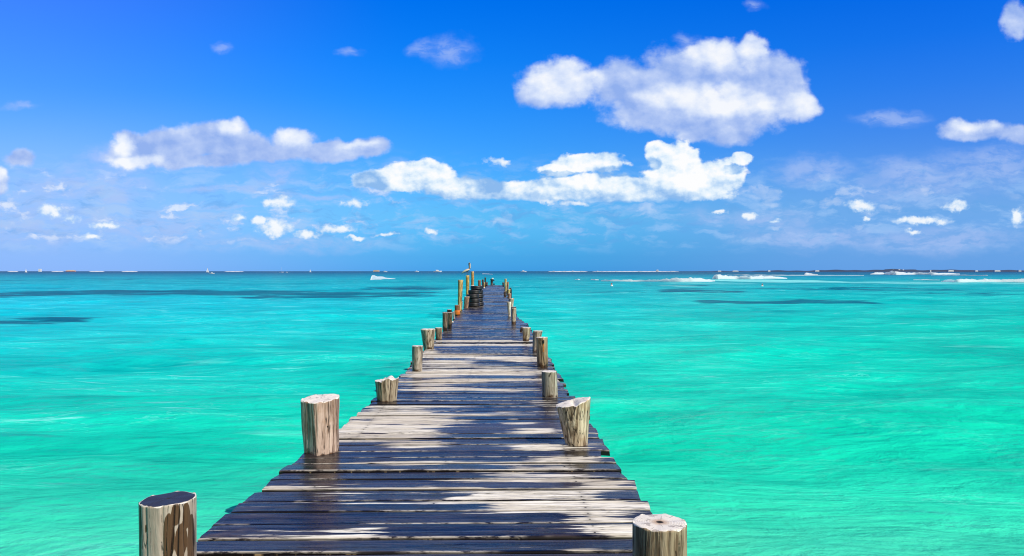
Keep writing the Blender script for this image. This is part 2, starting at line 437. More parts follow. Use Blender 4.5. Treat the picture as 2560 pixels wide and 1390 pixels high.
def build_water():
    NR, NC = 1150, 430
    s = np.empty(NR)
    s0, s1 = 1.0, 45000.0
    # spacing grows with distance
    kk = np.linspace(0, 1, NR)
    s = 14.0 * (np.exp(kk * math.log(45000.0 / 14.0 + 1)) - 1)
    Y = -8.0 + s
    half = 16 + 0.92 * s
    tx = np.linspace(-1, 1, NC)
    X = half[:, None] * tx[None, :]
    YY = np.repeat(Y[:, None], NC, 1)
    rs = np.random.RandomState(7)
    Z = np.zeros_like(X)
    gx = (half * 2 / NC)[:, None]
    gy = np.gradient(Y)[:, None]
    for i in range(70):
        lam = 0.55 * (12.0 / 0.55) ** (i / 69.0)
        th = R(92) + rs.normal(0, .42)            # swell mostly travels towards the shore
        kx, ky = math.cos(th) * 2 * math.pi / lam, math.sin(th) * 2 * math.pi / lam
        amp = 0.0043 * lam ** 0.72 * rs.uniform(.5, 1.3)
        fade = np.clip(lam / (3.0 * np.maximum(gx * abs(math.cos(th)) + gy * abs(math.sin(th)), 1e-3)) - .6, 0, 1)
        Z += amp * fade * np.sin(kx * X + ky * YY + rs.uniform(0, 6.28))
    v = np.stack([X, YY, WZ + Z], -1).reshape(-1, 3)
    idx = np.arange(NR * NC).reshape(NR, NC)
    q = np.stack([idx[:-1, :-1], idx[:-1, 1:], idx[1:, 1:], idx[1:, :-1]], -1).reshape(-1, 4)
    me = bpy.data.meshes.new('water')
    me.vertices.add(len(v))
    me.vertices.foreach_set('co', v.astype(np.float32).ravel())
    me.loops.add(q.size)
    me.loops.foreach_set('vertex_index', q.astype(np.int32).ravel())
    me.polygons.add(len(q))
    me.polygons.foreach_set('loop_start', np.arange(0, q.size, 4, dtype=np.int32))
    me.polygons.foreach_set('loop_total', np.full(len(q), 4, dtype=np.int32))
    me.polygons.foreach_set('use_smooth', np.ones(len(q), dtype=bool))
    me.update(calc_edges=True)
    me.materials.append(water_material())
    o = bpy.data.objects.new('water', me)
    COL.objects.link(o)
    tag(o, 'clear turquoise sea around the jetty, deep teal near the horizon', kind='structure')
    # depth tone: shallow sand near the beach, deeper and bluer outwards
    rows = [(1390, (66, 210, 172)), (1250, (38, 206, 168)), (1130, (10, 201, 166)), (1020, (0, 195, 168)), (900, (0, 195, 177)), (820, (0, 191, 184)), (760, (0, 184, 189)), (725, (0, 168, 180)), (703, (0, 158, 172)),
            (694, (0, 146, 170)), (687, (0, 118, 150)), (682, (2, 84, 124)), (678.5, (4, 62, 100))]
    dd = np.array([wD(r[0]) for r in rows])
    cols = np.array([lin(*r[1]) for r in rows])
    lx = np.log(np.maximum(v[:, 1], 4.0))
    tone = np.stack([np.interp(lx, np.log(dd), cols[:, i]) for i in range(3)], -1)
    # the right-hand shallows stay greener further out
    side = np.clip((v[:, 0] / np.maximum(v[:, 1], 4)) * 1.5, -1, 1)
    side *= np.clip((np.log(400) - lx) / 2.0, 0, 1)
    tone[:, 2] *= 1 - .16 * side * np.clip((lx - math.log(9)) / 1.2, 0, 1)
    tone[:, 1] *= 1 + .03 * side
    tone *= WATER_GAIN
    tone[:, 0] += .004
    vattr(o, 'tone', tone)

    def patches(lst):
        acc = np.zeros(len(v))
        for (x0, x1, y0, y1, k) in lst:
            D0, D1 = wD(y1), wD(y0)
            Dm = math.sqrt(D0 * D1)
            cx = ((x0 + x1) / 2 - 1247) / F
            rx = (x1 - x0) / 2 / F
            ly = np.log(np.maximum(v[:, 1], 1.0))
            qy = (ly - math.log(Dm)) / max((math.log(D1) - math.log(D0)) / 2, 1e-3)
            qx = (v[:, 0] - cx * Dm) / (rx * Dm)
            r2 = qx ** 4 + qy ** 2
            acc = np.maximum(acc, k * np.clip(1.25 - r2 * .8, 0, 1))
        return acc
    fattr(o, 'reef_shade', patches([(-200, 240, 728, 746, .62), (60, 560, 725, 738, .66), (330, 800, 727, 741, .78), (640, 1110, 728, 749, .66), (900, 1140, 717, 727, .50), (-100, 200, 792, 818, .46), (1050, 1110, 782, 802, .5), (960, 1040, 902, 930, .42), (800, 960, 980, 1010, .30),  # reef, plus the posts' shadow beside the jetty painted in
                              (1720, 2200, 750, 761, .80), (1640, 1850, 723, 734, .62), (1880, 2450, 718, 731, .45), (2200, 2600, 731, 739, .42), (1600, 1780, 711, 718, .42), (1400, 1640, 726, 735, .36),
                              (0, 400, 696, 702, .35), (1290, 2000, 680, 688, .45), (2420, 2600, 1012, 1046, .34), (1580, 1690, 1200, 1285, .30)]))
    fattr(o, 'wash', patches([(1780, 2080, 698, 708, .8), (1650, 1760, 713, 718, .6), (2080, 2600, 704, 712, .6), (1340, 1640, 735, 800, .28), (0, 900, 750, 775, .20), (1650, 1900, 705, 712, .5)]))
    return o


WATER_GAIN = 1.08
build_water()


# ------------------------------------------------------------------ wood materials
def wood_material():
    """weathered round timber; tint from the object's own colour, wetness from a vertex attribute"""
    m, t, b = material('weathered_post_wood')
    oi = t.n('ShaderNodeObjectInfo')
    co = t.n('ShaderNodeTexCoord').outputs['Object']
    off = t.v('MULTIPLY', t.comb(oi.outputs['Random'], oi.outputs['Random'], oi.outputs['Random']), (31, 17, 11))
    p = t.v('ADD', co, off)
    wet = t.n('ShaderNodeAttribute', attribute_name='wet').outputs['Fac']
    g1 = t.noise(t.v('MULTIPLY', p, (1, 1, .07)), 46, 5, .62, .35)
    g2 = t.noise(t.v('MULTIPLY', p, (1, 1, .16)), 14, 5, .6, .6)
    g3 = t.noise(p, 7, 4, .6)
    crack = t.m('ABSOLUTE', t.m('SUBTRACT', t.noise(t.v('MULTIPLY', p, (1, 1, .06)), 17, 3, .5, .8), .5))
    ck = t.m('MULTIPLY', t.ss(crack, .024, .004), t.ss(g3, .40, .54))
    base = oi.outputs['Color']
    calm = t.m('SUBTRACT', 1.0, t.m('MULTIPLY', t.n('ShaderNodeAttribute', attribute_name='calm').outputs['Fac'], .75))
    cc = t.mix(t.m('MULTIPLY', t.ss(g2, .7, .3), calm), base, t.v('MULTIPLY', base, (.50, .44, .38)))
    cc = t.mix(t.m('MULTIPLY', t.ss(g1, .54, .38), calm), cc, t.v('MULTIPLY', cc, (.34, .28, .23)))
    cc = t.mix(t.m('MULTIPLY', t.ss(g1, .55, .72), .60), cc, t.mix(.35, t.v('MULTIPLY', base, (1.35, 1.35, 1.35)), (.78, .72, .62)))
    cc = t.mix(t.m('MULTIPLY', t.ss(g3, .55, .75), .45), cc, t.v('MULTIPLY', base, (.62, .45, .30)))
    cc = t.mix(t.m('MULTIPLY', ck, .9), cc, (.03, .02, .014))
    wk = t.ss(t.m('ADD', wet, t.m('ADD', t.m('MULTIPLY', t.m('SUBTRACT', g2, .5), .30), t.m('MULTIPLY', t.m('SUBTRACT', g3, .5), .8))), .44, .54)
    cc = t.mix(wk, cc, t.v('MULTIPLY', cc, (.24, .16, .10)))
    t.t.links.new(cc, b.inputs['Base Color'])
    t.t.links.new(t.lin(wk, 0, 1, .78, .38), b.inputs['Roughness'])
    h = t.m('SUBTRACT', t.m('ADD', t.m('MULTIPLY', g1, .6), t.m('MULTIPLY', g2, .8)), t.m('MULTIPLY', ck, 1.0))
    bp = t.n('ShaderNodeBump', {'Height': h, 'Strength': .75, 'Distance': 0.012})
    t.t.links.new(bp.outputs[0], b.inputs['Normal'])
    return m


def endgrain_material():
    m, t, b = material('post_end_grain')
    oi = t.n('ShaderNodeObjectInfo')
    co = t.n('ShaderNodeTexCoord').outputs['Object']
    wet = t.n('ShaderNodeAttribute', attribute_name='wet').outputs['Fac']
    x, y, z = t.sep(co)
    nz = t.noise(co, 9, 4, .6)
    r = t.m('ADD', t.v('LENGTH', t.comb(x, y, 0), out=1), t.m('MULTIPLY', nz, .03))
    ring = t.m('SINE', t.m('MULTIPLY', r, 620))
    ang = t.m('ARCTAN2', y, x)
    rad = t.noise(t.comb(t.m('MULTIPLY', t.m('SINE', ang), 6), t.m('MULTIPLY', t.m('COSINE', ang), 6), t.m('MULTIPLY', r, 5)), 1.6, 4, .6)
    base = t.mix(.80, oi.outputs['Color'], (.90, .86, .80))
    cc = t.mix(t.lin(ring, -1, 1, 0, .35), base, t.v('MULTIPLY', base, (.62, .52, .42)))
    cc = t.mix(t.m('MULTIPLY', t.ss(rad, .60, .68), .8), cc, (.06, .045, .035))
    blot = t.noise(co, 26, 4, .6)
    cc = t.mix(t.m('MULTIPLY', t.ss(blot, .58, .66), .6), cc, (.22, .17, .15))
    cc = t.mix(t.ss(t.m('ADD', wet, t.m('MULTIPLY', t.m('SUBTRACT', nz, .5), .4)), .5, .6), cc, (.03, .026, .03))
    hole = t.n('ShaderNodeAttribute', attribute_name='hole').outputs['Fac']
    hr = t.v('LENGTH', t.comb(x, y, 0), out=1)
    cc = t.mix(t.m('MULTIPLY', t.m('MULTIPLY', hole, t.ss(hr, .055, .012)), .75), cc, (.42, .24, .12))
    cc = t.mix(t.m('MULTIPLY', hole, t.ss(t.m('ADD', hr, t.m('MULTIPLY', rad, .012)), .024, .018)), cc, (.012, .009, .008))
    t.t.links.new(cc, b.inputs['Base Color'])
    t.t.links.new(t.lin(wet, 0, 1, .8, .5), b.inputs['Roughness'])
    bp = t.n('ShaderNodeBump', {'Height': t.m('ADD', t.m('MULTIPLY', ring, .1), rad), 'Strength': .5, 'Distance': 0.006})
    t.t.links.new(bp.outputs[0], b.inputs['Normal'])
    return m


def deck_material():
    m, t, b = material('deck_boards')
    geo = t.n('ShaderNodeNewGeometry').outputs['Position']
    px_, py_, pz_ = t.sep(geo)
    rnd = t.n('ShaderNodeAttribute', attribute_name='rnd').outputs['Fac']
    dry = t.n('ShaderNodeAttribute', attribute_name='dry').outputs['Fac']
    acr = t.n('ShaderNodeAttribute', attribute_name='across').outputs['Fac']
    q = t.comb(px_, py_, t.m('MULTIPLY', rnd, 37.0))
    g1 = t.noise(t.v('MULTIPLY', q, (.045, 1, 1)), 105, 5, .6, .25)      # fine grain along the board
    g2 = t.noise(t.v('MULTIPLY', q, (.042, 1, 1)), 30, 5, .60, .35)
    g3 = t.noise(t.v('MULTIPLY', q, (.35, 1, 1)), 4.5, 5, .6, .4)
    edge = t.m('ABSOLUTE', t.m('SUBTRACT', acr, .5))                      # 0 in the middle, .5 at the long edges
    # how dry: large patches from the wetted areas of the deck, broken up along the grain
    dd = t.m('ADD', t.m('ADD', dry, t.m('MULTIPLY', t.m('SUBTRACT', t.m('FRACT', t.m('MULTIPLY', rnd, 13.7)), .5), .62)), t.m('ADD', t.m('MULTIPLY', t.m('SUBTRACT', g2, .5), 1.9), t.m('MULTIPLY', t.m('SUBTRACT', g3, .5), .55)))
    dk = t.ss(dd, .50, .66)
    # dry board
    dcol = t.ramp(g2, [(0.28, (.40, .34, .26)), (.40, (.74, .67, .53)), (.54, (.88, .83, .72)), (.72, (.96, .94, .88))])
    dcol = t.mix(t.lin(rnd, 0, 1, 0, .45), dcol, (.70, .60, .47))
    dcol = t.mix(t.m('MULTIPLY', t.ss(g1, .50, .36), .85), dcol, (.16, .13, .11))
    dcol = t.v('MULTIPLY', dcol, t.comb(t.lin(rnd, 0, 1, 1.05, .78), t.lin(rnd, 0, 1, 1.05, .76), t.lin(rnd, 0, 1, 1.05, .74)))
    # wet board
    wcol = t.mix(t.ss(g2, .40, .66), (.004, .0035, .006), (.052, .043, .042))
    wcol = t.mix(t.ss(t.m('FRACT', t.m('MULTIPLY', rnd, 7.3)), .55, 1.0), wcol, t.v('ADD', wcol, (.035, .026, .020)))
    wcol = t.mix(t.m('MULTIPLY', t.ss(g3, .56, .72), .6), wcol, (.105, .075, .055))
    wcol = t.mix(t.m('MULTIPLY', t.ss(g1, .63, .72), .5), wcol, (.20, .18, .17))  # pale streaks paint the wet gloss into the colour
    cc = t.mix(dk, wcol, dcol)
    # worn pale front arris with its sunlit highlight painted in, frayed splinters, gap shade painted dark onto long edges and side faces
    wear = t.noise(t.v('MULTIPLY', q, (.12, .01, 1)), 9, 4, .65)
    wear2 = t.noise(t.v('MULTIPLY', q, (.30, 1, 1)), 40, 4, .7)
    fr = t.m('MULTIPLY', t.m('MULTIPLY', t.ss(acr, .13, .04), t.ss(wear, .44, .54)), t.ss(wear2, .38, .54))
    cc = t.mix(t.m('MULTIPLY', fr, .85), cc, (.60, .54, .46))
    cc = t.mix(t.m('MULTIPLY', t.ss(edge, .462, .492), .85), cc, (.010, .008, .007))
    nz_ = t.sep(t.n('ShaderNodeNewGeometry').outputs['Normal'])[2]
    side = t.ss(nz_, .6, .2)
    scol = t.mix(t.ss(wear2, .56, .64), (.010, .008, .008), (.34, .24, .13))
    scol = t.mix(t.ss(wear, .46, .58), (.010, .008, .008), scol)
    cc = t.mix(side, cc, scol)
    # long drying cracks
    ck = t.m('ABSOLUTE', t.m('SUBTRACT', t.noise(t.v('MULTIPLY', q, (.05, 1, 1)), 19, 3, .55, .7), .5))
    ckk = t.m('MULTIPLY', t.ss(ck, .014, .002), t.ss(g3, .44, .6))
    cc = t.mix(ckk, cc, (.012, .010, .009))
    # nail heads and their rust above the joists
    nails = None
    for jx in (-1.28, -.42, .55):
        for a_ in (.27, .74):
            e = t.v('LENGTH', t.comb(t.m('SUBTRACT', px_, jx), t.m('MULTIPLY', t.m('SUBTRACT', acr, a_), .22), 0), out=1)
            nails = e if nails is None else t.m('MINIMUM', nails, e)
    nk = t.m('MAXIMUM', t.ss(nails, .009, .006), t.m('MULTIPLY', t.ss(nails, .045, .0), .35))
    cc = t.mix(nk, cc, (.02, .014, .012))
    t.t.links.new(cc, b.inputs['Base Color'])
    rw = t.lin(g3, .3, .7, .10, .34)
    t.t.links.new(t.m('ADD', t.m('MULTIPLY', dk, .55), rw), b.inputs['Roughness'])
    b.inputs['IOR'].default_value = 1.34
    h = t.m('SUBTRACT', t.m('ADD', t.m('MULTIPLY', g1, .5), g2), t.m('MULTIPLY', ckk, 1.2))
    bp = t.n('ShaderNodeBump', {'Height': h, 'Distance': 0.010, 'Strength': t.lin(dk, 0, 1, .42, .8)})
    t.t.links.new(bp.outputs[0], b.inputs['Normal'])
    return m


M_WOOD = wood_material()
M_END = endgrain_material()
M_DECK = deck_material()
M_BEAM = plain('dark_beam_wood', (.07, .05, .035), .7, .5, 12, bump=.5)

# ------------------------------------------------------------------ the jetty
L_EDGE = [(-3, -1.74), (4.4, -1.72), (4.9, -1.69), (5.4, -1.65), (6.4, -1.62), (7.55, -1.55), (8.6, -1.50), (11.1, -1.43), (14.6, -1.42), (18.3, -1.38), (22, -1.40), (32, -1.45), (50, -1.42), (68, -1.34), (84, -1.18)]
R_EDGE = [(-3, .90), (4.9, .90), (6, .90), (7.4, .89), (9.4, .86), (12.6, .87), (17, .83), (21.8, .77), (24.6, .63), (27, .57), (40, .52), (64, .45), (84, .46)]
_l, _r = np.array(L_EDGE), np.array(R_EDGE)
ledge = lambda y: float(np.interp(y, _l[:, 0], _l[:, 1]))
redge = lambda y: float(np.interp(y, _r[:, 0], _r[:, 1]))


def dk_(py):
    return CAM_H * F / (py - 678.0)


# dried areas of the deck: x0, x1, y0, y1 as seen on the photograph, turned into metres of deck; negative = wet area inside
DRY = [(1250, 1340, 1359, 1370, .8), (1310, 1600, 1371, 1384, .8), (1495, 1640, 1318, 1345, .9), (860, 960, 1325, 1336, .45), (740, 900, 1340, 1352, .5),
       (1420, 1570, 1285, 1309, .85), (1240, 1610, 1254, 1279, 1.0), (930, 1640, 1222, 1252, 1.05), (730, 1000, 1226, 1248, .75), (1140, 1520, 1201, 1209, .9), (1430, 1560, 1206, 1222, .9), (630, 760, 1214, 1226, .75),
       (1150, 1550, 1179, 1200, 1.0), (1170, 1540, 1160, 1178, .95), (890, 1200, 1155, 1165, .95), (1340, 1500, 1140, 1157, .75), (1270, 1480, 1111, 1126, .8), (960, 1115, 1104, 1119, .85),
       (780, 1095, 1066, 1097, 1.05), (1265, 1400, 1073, 1084, .9), (780, 1130, 1038, 1068, 1.05), (1270, 1330, 1056, 1062, .8), (820, 1290, 1021, 1038, .95), (880, 1150, 1014, 1021, .9), (1330, 1380, 1005, 1012, .6),
       (985, 1370, 929, 973, 1.02), (1010, 1390, 884, 912, 1.02), (1040, 1400, 868, 884, .62), (1060, 1370, 852, 867, .95), (1040, 1130, 866, 886, .9)]
WETS = [(1180, 1420, 886, 892, .8), (1050, 1180, 895, 900, .7), (1230, 1390, 906, 912, .8), (1130, 1300, 962, 968, .7), (1000, 1120, 945, 950, .6), (1250, 1370, 966, 973, .7), (860, 960, 1046, 1051, .8), (930, 1040, 1058, 1062, .7), (1060, 1300, 856, 860, .7), (860, 1000, 1080, 1084, .7), (1400, 1600, 1183, 1188, .7), (1500, 1600, 1160, 1178, .6), (1240, 1420, 1168, 1173, .6), (1560, 1640, 1236, 1252, .7),
        (1000, 1085, 1236, 1252, 1.2), (1170, 1430, 1209, 1221, .9), (1090, 1200, 1026, 1034, .9), (1130, 1330, 939, 946, .95), (1190, 1350, 952, 960, .8), (1130, 1340, 872, 882, 1.0), (1180, 1260, 900, 907, .8),
        (1098, 1152, 1233, 1241, 1.5), (1090, 1300, 866, 874, .6)]


def build_deck():
    rs = np.random.RandomState(11)
    bounds = [-2.8]
    while bounds[-1] < dk_(1384) - .27:
        bounds.append(bounds[-1] + rs.uniform(.19, .25))
    bounds += [dk_(p) for p in (1384, 1346, 1311, 1280, 1252, 1223.5, 1201, 1179, 1158, 1143, 1128, 1112, 1097, 1083)]
    while bounds[-1] < 84.0:
        bounds.append(bounds[-1] + rs.uniform(.17, .25))
    V, Fc, A_r, A_d, A_a = [], [], [], [], []
    n = 0
    prof = [(0.0, -.046), (0.0, -.010), (.025, -.002), (.07, 0), (.25, .0), (.5, .0), (.75, .0), (.93, 0), (.975, -.002), (1.0, -.010), (1.0, -.046)]
    jr = 0.0
    jl = 0.0
    for i in range(len(bounds) - 1):
        y0, y1 = bounds[i], bounds[i + 1]
        ym = (y0 + y1) / 2
        w = y1 - y0
        gap = rs.uniform(.012, .028)
        nx = 64 if ym < 14 else (30 if ym < 35 else 14)
        if rs.rand() < .35:
            jl = rs.uniform(-.03, .045)
            jr = rs.uniform(-.05, .05)
        xl = ledge(ym) + jl + rs.uniform(-.022, .022)
        xr = redge(ym) + jr + rs.uniform(-.028, .03)
        if rs.rand() < .08 and ym > 5:
            xr += rs.uniform(-.05, .09)
        tx = np.linspace(0, 1, nx)
        X = xl + (xr - xl) * tx
        zoff = rs.uniform(-.005, .005)
        roll = rs.uniform(-.045, .045)
        pitch = rs.uniform(-.0025, .0025)
        skl, skr = rs.uniform(-.012, .012), rs.uniform(-.012, .012)
        f0 = fbm1(X, i * 3 + 1, 4, 2.6) * .0042
        f1 = fbm1(X, i * 3 + 2, 4, 2.6) * .0042
        sag = fbm1(X, i * 3 + 5, 2, 1.3) * .0022
        rnd = rs.rand()
        capl = n
        for k, (a, z) in enumerate(prof):
            yy = (y0 + gap / 2 + f0) * (1 - a) + (y1 - gap / 2 + f1) * a
            end = np.zeros(nx)
            end[0] = skl * (a - .5) * 2 + rs.uniform(-.004, .004)
            end[-1] = skr * (a - .5) * 2 + rs.uniform(-.004, .004)
            cup = -(.0022 if i % 3 else -.0014) * (1 - (2 * a - 1) ** 2)
            zz = z + zoff + roll * (a - .5) * w + pitch * (X + .4) + sag + cup + rs.uniform(-.0006, .0006)
            zz = zz - (np.exp(-(X - xl) / .02) + np.exp(-(xr - X) / .02)) * .004
            V.append(np.stack([X + end, yy, zz], -1))
            A_a.append(np.full(nx, a))
        Fc += grid_faces(len(prof), nx, n)
        # bottom and end faces
        for j in range(nx - 1):
            Fc.append((n + j + 1, n + j, n + (len(prof) - 1) * nx + j, n + (len(prof) - 1) * nx + j + 1))
        Fc.append(tuple(n + k * nx for k in range(len(prof))))
        Fc.append(tuple(n + k * nx + nx - 1 for k in reversed(range(len(prof)))))
        n += nx * len(prof)
        A_r.append(np.full(nx * len(prof), rnd))
    V = np.concatenate(V)
    X, Yc = V[:, 0], V[:, 1]
    dry = np.full(len(V), .02)

    def m_(x0, x1, y0, y1):
        D0, D1 = dk_(y1), dk_(y0)
        Dm = (D0 + D1) / 2
        wx = (Yc - Dm) / max((D1 - D0) / 2, .02)
        xa, xb = (x0 - 1247) / F * Dm, (x1 - 1247) / F * Dm
        s_ = .30 + .40 * (xb - xa)
        e = np.clip((X - xa) / s_ + .5, 0, 1) * np.clip((xb - X) / s_ + .5, 0, 1)
        return e * np.clip(1.75 - np.abs(wx) * .95, 0, 1)
    for (x0, x1, y0, y1, k) in DRY:
        dry = np.maximum(dry, k * m_(x0, x1, y0, y1))
    for (x0, x1, y0, y1, k) in WETS:
        dry = dry - k * m_(x0, x1, y0, y1)
    # frayed board ends stay dark
    jetty = empty('jetty', (0, 0, 0))
    tag(jetty, 'long plank jetty of wet dark boards with dry cream patches running out to sea', 'jetty')
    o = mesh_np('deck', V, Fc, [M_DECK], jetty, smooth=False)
    tag(o, 'wet dark boards laid crosswise with sun-bleached dry patches')
    fattr(o, 'rnd', np.concatenate(A_r))
    fattr(o, 'dry', dry)
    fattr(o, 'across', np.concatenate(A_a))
    # joists and cross beams
    for jx in (.12, .5, .86):
        vs_, fs_ = [], []
        ysn = np.arange(-2.8, 84, 3.0)
        for k, y in enumerate(ysn):
            x = ledge(y) * (1 - jx) + redge(y) * jx
            for a, c_ in ((-.05, -.052), (.05, -.052), (.05, -.24), (-.05, -.24)):
                vs_.append((x + a, y, c_))
        for k in range(len(ysn) - 1):
            for e in range(4):
                fs_.append((k * 4 + e, k * 4 + (e + 1) % 4, k * 4 + 4 + (e + 1) % 4, k * 4 + 4 + e))
        fs_ += [(3, 2, 1, 0), tuple(len(vs_) - 4 + e for e in range(4))]
        mesh_np('joist', vs_, fs_, [M_BEAM], jetty, smooth=False)
    for y in np.arange(4.0, 84, 4.2):
        a, b_ = ledge(y) + .06, redge(y) - .06
        vs_ = [(x, y + dy_, z) for x in (a, b_) for dy_ in (-.06, .06) for z in (-.40, -.243)]
        fs_ = [(0, 1, 3, 2), (4, 6, 7, 5), (0, 4, 5, 1), (2, 3, 7, 6), (1, 5, 7, 3), (0, 2, 6, 4)]
        mesh_np('cross_beam', vs_, fs_, [M_BEAM], jetty, smooth=False)
    return jetty


build_deck()

# ------------------------------------------------------------------ posts
CREAM = (.60, .50, .37)
PINK = (.66, .50, .41)
GREY = (.50, .45, .37)
BROWN = (.22, .12, .07)
RED = (.36, .15, .06)
GOLD = (.66, .45, .16)
DARK = (.055, .04, .032)
PALE = (.74, .68, .56)


def post(label, xb, yb, xt, yt, wb, wt, color, wetness=.25, facets=(), cut=(0, 0), notch=None, seed=0, topwet=0.0, height=None, rough=.035, blot=None, flare=0.0):
    """xb,yb front foot on the deck and xt,yt front rim of the top (photograph pixels); wb, wt widths there"""
    rs = np.random.RandomState(seed + 100)
    if height is None:
        foot = on(xb, yb, 0)
        D = foot.y
        rb, rt = wb / F * D / 2, wt / F * D / 2
        top = atd(xt, yt, D + (rb - rt) * .5)
        H = top.z
        rb *= (D + rb) / D
        rt *= (D + rt) / D
        base = Vector((foot.x * (D + rb) / D, D + rb, 0))
        lean = Vector(((top.x * (D + rb) / top.y - foot.x * (D + rb) / D), rs.uniform(-.02, .02) * H))
    else:
        H = height
        top = on(xt, yt, H)
        D = top.y
        rb, rt = wb / F * D / 2, wt / F * D / 2
        base = Vector((top.x * (D + rt) / D, D + rt, 0))
        lean = Vector((0, 0))
    NS = 128 if D < 9 else (40 if D < 20 else 24)
    near = D < 12
    zs = list(np.linspace(-1.5 - 1.0, -.1, 6)) + list(np.linspace(0, H, 64 if near else 14))
    th = np.linspace(0, 2 * math.pi, NS, endpoint=False)
    ph = rs.uniform(0, 6.28, 12)
    am = rs.uniform(.5, 1.0, 12)
    V, wet = [], []

    def rad(z):
        f = max(0.0, z) / max(H, .01)
        r = rb * (1 - f) + rt * f
        if flare:
            r *= 1 + flare * f ** 3
        rr = np.full(NS, r)
        w_ = np.zeros(NS)
        for k in range(2, 6):
            w_ += am[k] * np.cos(k * th + ph[k] + z * (1.5 - .3 * k)) / k
        for k, kk in enumerate((9, 14, 21)):
            w_ += .35 * am[6 + k] * np.cos(kk * th + ph[6 + k] + z * 2.0 * (k - 1)) / (k + 1.5)
        rr *= 1 + rough * w_ + rough * .35 * math.sin(z * 17 + ph[0]) * np.cos(th * 3 + ph[1])
        for (a0, c_) in facets:
            cs = np.cos(th - R(a0))
            lim = np.where(cs > .05, r * c_ / np.maximum(cs, .05), 9)
            rr = np.minimum(rr, lim)
        return rr

    splits = [(rs.uniform(-2.9, -.3), rs.uniform(.03, .08), rs.uniform(-.5, .5)) for _ in range(4)] if near else []
    for z in zs:
        rr = rad(z)
        for (tc, dp, sl) in splits:
            dth = (th - (tc + sl * z) + math.pi) % (2 * math.pi) - math.pi
            rr = rr * (1 - dp * min(1.0, max(0, .25 + z / H)) * np.exp(-(dth / .035) ** 2))
        f = max(z, 0) / H
        ztop = np.full(NS, z)
        if f > 0:
            hx = rr * np.cos(th)
            hy = rr * np.sin(th)
            dz_ = cut[0] * hx + cut[1] * hy
            if notch:
                dz_ = dz_ + notch(hx / rt, hy / rt) * H
            ztop = z + dz_ * f ** 2
            if f > .999:
                ztop = ztop + .03 * rt * np.cos(7 * th + ph[3]) + .02 * rt * np.cos(13 * th + ph[4])
        if z == zs[-1]:
            rr_top = rr
        V.append(np.stack([rr * np.cos(th) + lean.x * f, rr * np.sin(th) + lean.y * f, ztop], -1))
        w_ = np.full(NS, wetness + max(0, .55 - z / max(H, .2) * 1.4) * .75 if z >= 0 else 1.0)
        if blot is not None and z >= 0:
            w_ = blot(th, z / H)
        wet.append(w_)
    Fq = grid_faces(len(zs), NS, 0, True)
    fm = [0] * len(Fq)
    # rounded rim, then the sawn top
    n0 = len(zs) * NS
    rim = V[-1]
    fr = [.975, .9, .75, .55, .35, .18, .07]
    for q, s_ in enumerate(fr):
        hx, hy = rr_top * np.cos(th) * s_, rr_top * np.sin(th) * s_
        zz = H + cut[0] * hx + cut[1] * hy + (notch(hx / rt, hy / rt) * H if notch else 0)
        zz = zz + (.02 * rt if q else .012 * rt) + .018 * rt * np.cos(5 * th + ph[5]) * s_
        V.append(np.stack([hx + lean.x, hy + lean.y, zz], -1))
        wet.append(np.full(NS, topwet if s_ < .95 else topwet * .4))
    a0 = (len(zs) - 1) * NS
    fc = grid_faces(len(fr) + 1, NS, a0, True)
    Fq += fc
    fm += [1] * len(fc)
    last = n0 + (len(fr) - 1) * NS
    cz = V[-1][:, 2].mean() - (.05 if height else .01) * rt * 4
    V.append(np.array([[lean.x, lean.y, cz]]))
    wet.append(np.array([.9 if height else topwet]))
    ci = n0 + len(fr) * NS
    for j in range(NS):
        Fq.append((last + j, last + (j + 1) % NS, ci))
        fm.append(1)
    o = mesh_np('mooring_post', np.concatenate(V), Fq, [M_WOOD, M_END], smooth=True, fmat=fm)
    o.location = base
    o.color = tuple(color) + (1,)
    fattr(o, 'wet', np.concatenate(wet))
    # crisp rim between bark side and sawn top
    tag(o, label, 'post', 'wooden posts along the jetty')
    return o


def l3_notch(x, y):
    return np.where(x < -.25, -.10, .0) + .05 * np.sin(x * 7) * (x > -.2)


def r2_notch(x, y):
    return .10 * np.clip(x, -1, 1) - .055 * np.exp(-((x - .05) / .16) ** 2) * (y < .6)


def l1_stain_shade(th, f):
    # front faces the camera at th = -90 degrees; stains on its right half
    a = np.degrees(th)
    w = np.full(len(th), .10)
    for (c_, cf, sa, sf) in ((-66, .70, 11, .22), (-70, .50, 7, .16), (-40, .62, 13, .17), (-52, .90, 9, .10), (-28, .86, 9, .12), (-64, .28, 6, .07), (-14, .45, 12, .40), (-38, .20, 16, .14), (-118, .78, 2.5, .04)):
        d = (a - 360 - c_ + 180) % 360 - 180
        w = np.maximum(w, np.clip(1.35 - .8 * ((d / sa) ** 2 + ((f - cf) / sf) ** 2), 0, .85))
    d = (a - 360 + 165 + 180) % 360 - 180  # shaded left side painted dark through the wet mask
    w = np.maximum(w, np.clip((38 - abs(d)) / 12, 0, .7))
    return w


